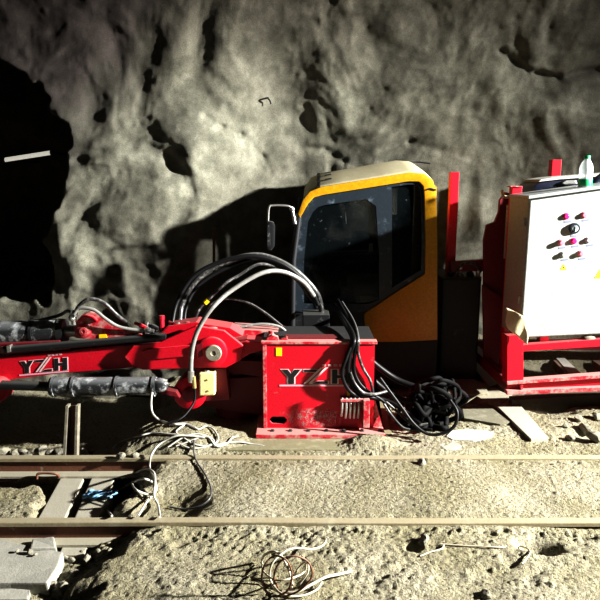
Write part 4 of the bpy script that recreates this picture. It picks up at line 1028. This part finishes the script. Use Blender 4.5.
# hinges on the side
for py_ in (222, 300):
    p = P(527, py_, YF + .05); b = MB(); b.cyl((A_.x - .012, YF + .05, p.z - .03), (A_.x - .012, YF + .05, p.z + .03), .01); b.build('hinge', 'box_side', door)
# buttons
tilt = (B_ - A_).normalized()
def onface(px_, py_): return P(px_, py_, YF)
def button(px_, py_, r, ln, m, tagged=True, name='push_button'):
    p = onface(px_, py_); b = MB()
    b.lathe([(r * 1.25, 0), (r * 1.25, .006), (r * 1.1, .009), (r * .95, .009), (r * .95, ln - .004), (r * .75, ln)], p, (0, -1, 0), 20)
    o = b.build(name, m, door, smooth=40)
    if tagged:
        c = onface(px_ + 1.5, py_ + 5.3); b = MB(); hw = .024
        b.prism([c + tilt * s * hw + Vector((0, -.0015, t * .007)) for s, t in ((-1, -1), (1, -1), (1, 1), (-1, 1))], [c + tilt * s * hw + Vector((0, .001, t * .007)) for s, t in ((-1, -1), (1, -1), (1, 1), (-1, 1))])
        b.build('name_plate', 'tag', door)
    return o
for px_, py_, m, lab, ln in ((566, 216.3, 'pink', 'bright pink button, upper row', .026), (584, 215, 'pink_pale', 'faded pink button, upper row', .030),
                         (560.5, 242.5, 'pink_pale', 'faded pink button with long stem', .048), (573.5, 241, 'pink', 'bright pink button, middle row', .028), (588, 240, 'grey_btn', 'grey button, middle row', .03),
                         (563, 254.5, 'grey_btn', 'grey button, lower row', .036), (580.5, 253.5, 'pink_pale', 'faded button, lower row', .038)):
    o = button(px_, py_, .018, ln * .68, m); o['label'] = lab
p = onface(574, 228.3)
b = MB(); b.lathe([(.038, 0), (.038, .012), (.032, .02), (.032, .024), (.022, .024), (.022, .02)], p, (0, -1, 0), 26); dl = b.build('selector_dial', 'dial', door, smooth=40, label='large dark round selector dial')
b = MB(); b.lathe([(.021, .0), (.021, .006)], p + Vector((0, -.02, 0)), (0, -1, 0), 22); b.box((p.x - .003, YF - .032, p.z - .018), (p.x + .003, YF - .024, p.z + .018), bev=.001); b.build('dial_face', 'dial_face', dl)
c = onface(574, 236); b = MB(); b.box((c.x - .022, YF - .002, c.z - .005), (c.x + .022, YF + .001, c.z + .005)); b.build('name_plate', 'tag', door)
for px_, py_, s in ((563.5, 267.5, .042), (600.5, 274, .075)):
    c = onface(px_, py_)
    tri = lambda k: [Vector((c.x + k * s * x, YF, c.z + k * s * y)) for x, y in ((-.55, -.42), (.55, -.42), (0, .58))]
    b = MB(); b.prism([v + Vector((0, -.002, 0)) for v in tri(1)], [v + Vector((0, .001, 0)) for v in tri(1)]); w = b.build('warning_triangle', 'caution', door, label='yellow warning triangle with a black bolt')
    bolt = [(.06, .34), (-.14, -.02), (0, -.02), (-.08, -.32), (.14, .06), (0, .06)]
    b = MB(); q_ = [Vector((c.x + s * x * .9, YF, c.z + s * y * .9)) for x, y in bolt]; b.prism([v + Vector((0, -.0032, 0)) for v in q_], [v + Vector((0, -.001, 0)) for v in q_]); b.build('bolt_symbol', 'ink', w)
# things stuck on top of the underside: mud lump and dark underside
b = MB(); lm = P(588, 339, YF + .04); b.sphere(lm, .045, 2, (1.25, .8, .8)); b.build('mud_lump', 'rock', cc, smooth=60)

# beige sacking hanging at lower left corner
def sack():
    b = MB(); n, m = 12, 10; pts = []
    for j in range(m):
        for i in range(n):
            u, v = i / (n - 1), j / (m - 1)
            top = P(505 + 22 * u, 307 + 11 * u, 4.50 - .07 * u); bot = P(507 + 20 * u, 327 + 17 * u ** .8, 4.48 - .06 * u)
            p = top.lerp(bot, v); p.y += .012 * math.sin(u * 7 + v * 3) - .01; p.x += .008 * math.sin(v * 6 + u * 4); pts.append(p)
    b.add(pts, [(j * n + i, j * n + i + 1, (j + 1) * n + i + 1, (j + 1) * n + i) for j in range(m - 1) for i in range(n - 1)])
    o = b.build('sacking', 'cloth', smooth=60); md = o.modifiers.new('t', 'SOLIDIFY'); md.thickness = .006
    tag(o, 'beige sacking wrapped round the lower corner of the white cabinet', 'cloth')
sack()

# dark motor behind the cabinet top
mo = thing('motor_housing', 'dark navy rounded housing behind the top of the white cabinet', 'motor', (2.3, 5.2, 1.3))
b = MB(); b.slabY([(530, 215), (534, 186), (540, 181), (552, 179), (620, 175), (640, 180), (640, 215)], 5.02, 5.4); hb = b.build('housing', 'navy', mo, bev=.02, smooth=40)
b = MB(); b.slabY([(538, 182), (541, 179.5), (556, 177), (622, 172), (622, 175), (560, 179.5)], 5.0, 5.36); b.build('housing_lid', 'white_dust', hb, bev=.005)
b = MB(); b.slabY([(562, 183), (566, 180.5), (576, 180), (577, 184), (566, 185.5)], 4.99, 5.02); b.build('housing_latch', 'steel', hb, bev=.004)
ft = P(598, 183, 4.85)
t = thing('pipe_elbow', 'blue-grey pipe elbow fitting on the cabinet beside the bottle', 'pipe', ft)
b = MB(); b.tube(spline([ft + Vector((-.05, 0, -.075)), ft + Vector((-.03, 0, -.01)), ft + Vector((.03, 0, .045)), ft + Vector((.12, 0, .06))]), .03, 14); b.build('elbow_pipe', 'navy', t, smooth=50)
b = MB(); b.lathe([(.04, 0), (.04, .025)], ft + Vector((-.05, 0, -.085)), (0, 0, 1), 16); b.build('elbow_flange', 'steel', t)

# bottle on the cabinet
zt_b = A_.z + (B_.z - A_.z) * ((P(585, 190, YF).x - A_.x) / (B_.x - A_.x)) + .022
Ybt = YF + .13
cx = P(585, 185, Ybt).x; H = P(585, 155.5, Ybt).z - zt_b; r = .5 * (P(592, 180, Ybt).x - P(578.5, 180, Ybt).x)
bt = thing('water_bottle', 'clear plastic water bottle with green cap on top of the white cabinet', 'bottle', (cx, Ybt, zt_b))
def lat(prof, name, m, par): b = MB(); b.lathe([(q * r, z * H) for q, z in prof], (cx, Ybt, zt_b), (0, 0, 1), 24); return b.build(name, m, par, smooth=50)
bd_ = lat([(.85, 0), (.97, .03), (.97, .28), (.92, .31), (.97, .34), (.97, .6), (.85, .72), (.55, .84), (.40, .88), (.40, .92)], 'bottle_body', 'bottle', bt)
lat([(.985, .06), (1.0, .07), (1.0, .26), (.985, .27)], 'bottle_label', 'green', bt)
lat([(.46, .9), (.46, .99), (.42, 1.0)], 'bottle_cap', 'green', bt)
lat([(.9, .01), (.9, .32), (.05, .321)], 'water', 'bottle', bt)

# ------------------------------------------------------------------ cables on the floor
def gpath(pts, lift=.012):
    out = []
    for i, q in enumerate(pts):
        x, y = q[0], q[1]; dz = q[2] if len(q) > 2 else lift
        out.append(GG(x, y, dz))
    return out
CG = 'pale cables tangled beside the boom'
cabs = [([(152, 392, .30), (151, 404, .24), (153, 414, .14), (160, 420), (172, 424), (186, 424), (196, 428)], .008, 'pale cable dropping from the lower cylinder to the dirt mound'),
        ([(112, 449), (120, 442), (136, 437), (152, 433), (170, 434), (190, 436), (205, 438)], .006, 'pale cable leading left along the rear rail from the tangle'),
        ([(186, 424), (198, 429), (206, 426), (214, 430), (218, 440), (208, 446), (194, 444), (184, 438), (176, 432), (184, 425)], .006, 'oval loop of pale cable on top of the tangle beside the pedestal'),
        ([(168, 447), (182, 438), (196, 434), (208, 437), (216, 446), (226, 444), (232, 438), (238, 436)], .006, 'pale cable crossing the tangle toward the pedestal'),
        ([(176, 446), (190, 441), (205, 436), (214, 441), (205, 447), (190, 448), (178, 443)], .0055, 'flat loop of pale cable in the middle of the tangle'),
        ([(214, 446), (226, 443), (240, 442), (252, 444), (264, 446)], .0055, 'pale cable end pointing to the foot of the pedestal')]
for pts, r, lab in cabs: hose('pale_cable', gpath(pts), r, 'cable_white', lab, 'cable', CG)
big = [(205, 437, .02), (193, 436, .03), (176, 436, .05), (160, 444, .06), (151, 456, .03), (150, 468, .02), (154, 478, .05), (156, 490, .05), (148, 500, .03), (138, 516, .02)]
hose('pale_cable', gpath(big), .0065, 'cable_white', 'pale cable running over the rear rail and down through the gap in the track', 'cable', 'pale cables in the gap between the rails')
hose('pale_cable', gpath([(160, 517, .02), (158, 505, .03), (154, 495, .06), (155, 484, .09), (154, 473, .1), (146, 469, .1), (136, 473, .08), (132, 481, .06), (135, 489, .05), (146, 494, .04), (155, 494, .05)]), .0065, 'cable_white', 'twisted loop of pale cable standing up between the rails', 'cable', 'pale cables in the gap between the rails')
hose('pale_cable', gpath([(112, 516, .02), (106, 508, .03), (107, 500, .05), (116, 492, .07), (130, 484, .08), (142, 479, .08), (152, 482, .06), (155, 490, .04)]), .0065, 'cable_white', 'pale cable bowing past the blue rag between the rails', 'cable', 'pale cables in the gap between the rails')
hose('black_cable', gpath([(194, 440, .015), (194, 452, .02), (197, 462, .012), (205, 474, .012), (211, 488, .012), (210, 498, .012), (200, 506, .012), (184, 509, .012), (170, 507, .012)]), .006, 'hose_grey', 'dark thin cable curving in a wide bow on the dirt between the rails', 'cable')
# wire coil on the ground in front
WG = 'wires of the beige coil in the foreground'
coil = [([(262, 560, .02), (266, 554, .09), (276, 552, .12), (284, 560, .10), (290, 574, .06), (292, 588, .02), (290, 596, .012)], .006, 'beige wire in the coil, bent over in an upright hook'),
        ([(276, 590, .012), (270, 578, .05), (272, 564, .12), (284, 552, .16), (296, 548, .14), (312, 549, .10), (322, 546, .07), (326, 540, .05), (322, 538, .05)], .0048, 'beige wire arching highest in the coil, its end bent back up'),
        ([(262, 562, .02), (264, 572, .05), (276, 580, .07), (292, 578, .08), (304, 572, .05), (306, 562, .10), (302, 556, .08)], .004, 'thin beige wire looping round the middle of the coil'),
        ([(352, 571, .012), (340, 574, .03), (326, 577, .05), (312, 584, .04), (296, 592, .02), (282, 592, .02)], .0065, 'thick beige wire end pointing away to the side of the coil'),
        ([(292, 578, .03), (300, 566, .08), (307, 562, .10), (308, 572, .07), (300, 584, .03)], .004, 'small upright loop of thin beige wire in the coil'),
        ([(272, 584, .012), (282, 594, .02), (300, 596, .012), (316, 590, .012), (322, 582, .02)], .0045, 'lowest beige wire of the coil, lying on the dirt'),
        ([(266, 592, .012), (262, 580, .08), (264, 566, .15), (274, 556, .19), (286, 560, .19), (292, 574, .14), (288, 590, .05), (276, 597, .012)], .004, 'thin dark wire standing up as a tall loop in the coil'),
        ([(284, 597, .012), (300, 590, .06), (312, 576, .12), (308, 562, .17), (294, 556, .2), (280, 562, .17), (274, 576, .1), (278, 588, .03)], .004, 'thin dark wire loop leaning over the middle of the coil')]
for pts, r, lab in coil: hose('wire', gpath(pts), r, 'cable_beige' if 'dark' not in lab else 'rust', lab, 'wire', WG)
hose('wire', gpath([(440, 544, .008), (470, 546, .008), (500, 547, .01), (520, 546, .008), (530, 552, .008), (522, 564, .008)]), .004, 'cable_beige', 'single thin wire lying on the rubble below the front rail', 'wire')
hose('wire', gpath([(420, 556, .008), (430, 552, .008), (441, 549, .012), (444, 545, .01)]), .004, 'cable_beige', 'short curved wire beside the rounded pale stone', 'wire')
# wall bits: little wires sticking out of the shotcrete, and the white tube
t = thing('tube_lamp', 'white fluorescent tube fixed in the dark recess of the tunnel wall', 'lamp', P(28, 156, 6.0))
b = MB(); b.cyl(P(4, 160, 6.0), P(52, 152.5, 6.0), .02, None, 14); b.build('tube', 'tube', t, smooth=60)
b = MB()
for px_, py_ in ((4, 160), (52, 152.5)):
    p = P(px_, py_, 6.0); b.cyl(p + Vector((-.012, 0, 0)), p + Vector((.012, 0, 0)), .024); b.box((p.x - .01, 6.0, p.z - .01), (p.x + .01, 6.95, p.z + .01))
b.build('lamp_bracket', 'black', t)
for (pts, lab) in (([(403, 163), (416, 162), (430, 163.5)], 'dark rod end sticking out of the shotcrete above the cab roof'),
                   ([(236, 165), (242, 162), (249, 158)], 'short dark wire sticking out of the shotcrete upper left of the cab'),
                   ([(268, 98), (270, 101), (271, 104)], 'tiny wire end in the shotcrete above the cab, highest of them')):
    hose('wall_wire', [P(x, y, 5.98 - .03 * (i == 1)) if i else P(x, y, 6.2) for i, (x, y) in enumerate([pts[0]] + pts)], .007, 'ink', lab, 'wire')

# ------------------------------------------------------------------ light, world, camera
def lamp(name, kind, loc, power, size, target=None, angle=None, blend=.5, col=(1, .985, .945)):
    d = bpy.data.lights.new(name, kind); d.energy = power; d.color = col
    if kind in ('SPOT', 'POINT'): d.shadow_soft_size = size
    if kind == 'SPOT': d.spot_size = math.radians(angle); d.spot_blend = blend
    if kind == 'AREA': d.size = size
    o = bpy.data.objects.new(name, d); COL.objects.link(o); o.location = loc
    if target is not None: o.rotation_euler = (Vector(target) - Vector(loc)).to_track_quat('-Z', 'Y').to_euler()
    return o
lamp('work_light', 'SPOT', (9.0, 1.7, 4.05), 18500, .14, (-4.3, 4.1, -.1), 55, 1.0)
w = bpy.data.worlds.new('tunnel_dark'); SC.world = w; w.use_nodes = True
w.node_tree.nodes['Background'].inputs['Color'].default_value = (.75, .78, .9, 1)
w.node_tree.nodes['Background'].inputs['Strength'].default_value = .006
cd = bpy.data.cameras.new('camera'); cam = bpy.data.objects.new('camera', cd); COL.objects.link(cam)
cam.location = (0, 0, CAMZ); cam.rotation_euler = (math.pi / 2 - PITCH, 0, 0)
cd.sensor_width = 36; cd.lens = F / 600 * 36; cd.clip_end = 100
SC.camera = cam
SC.view_settings.view_transform = 'Standard'; SC.view_settings.look = 'None'
SC.view_settings.exposure = .50; SC.view_settings.gamma = .76
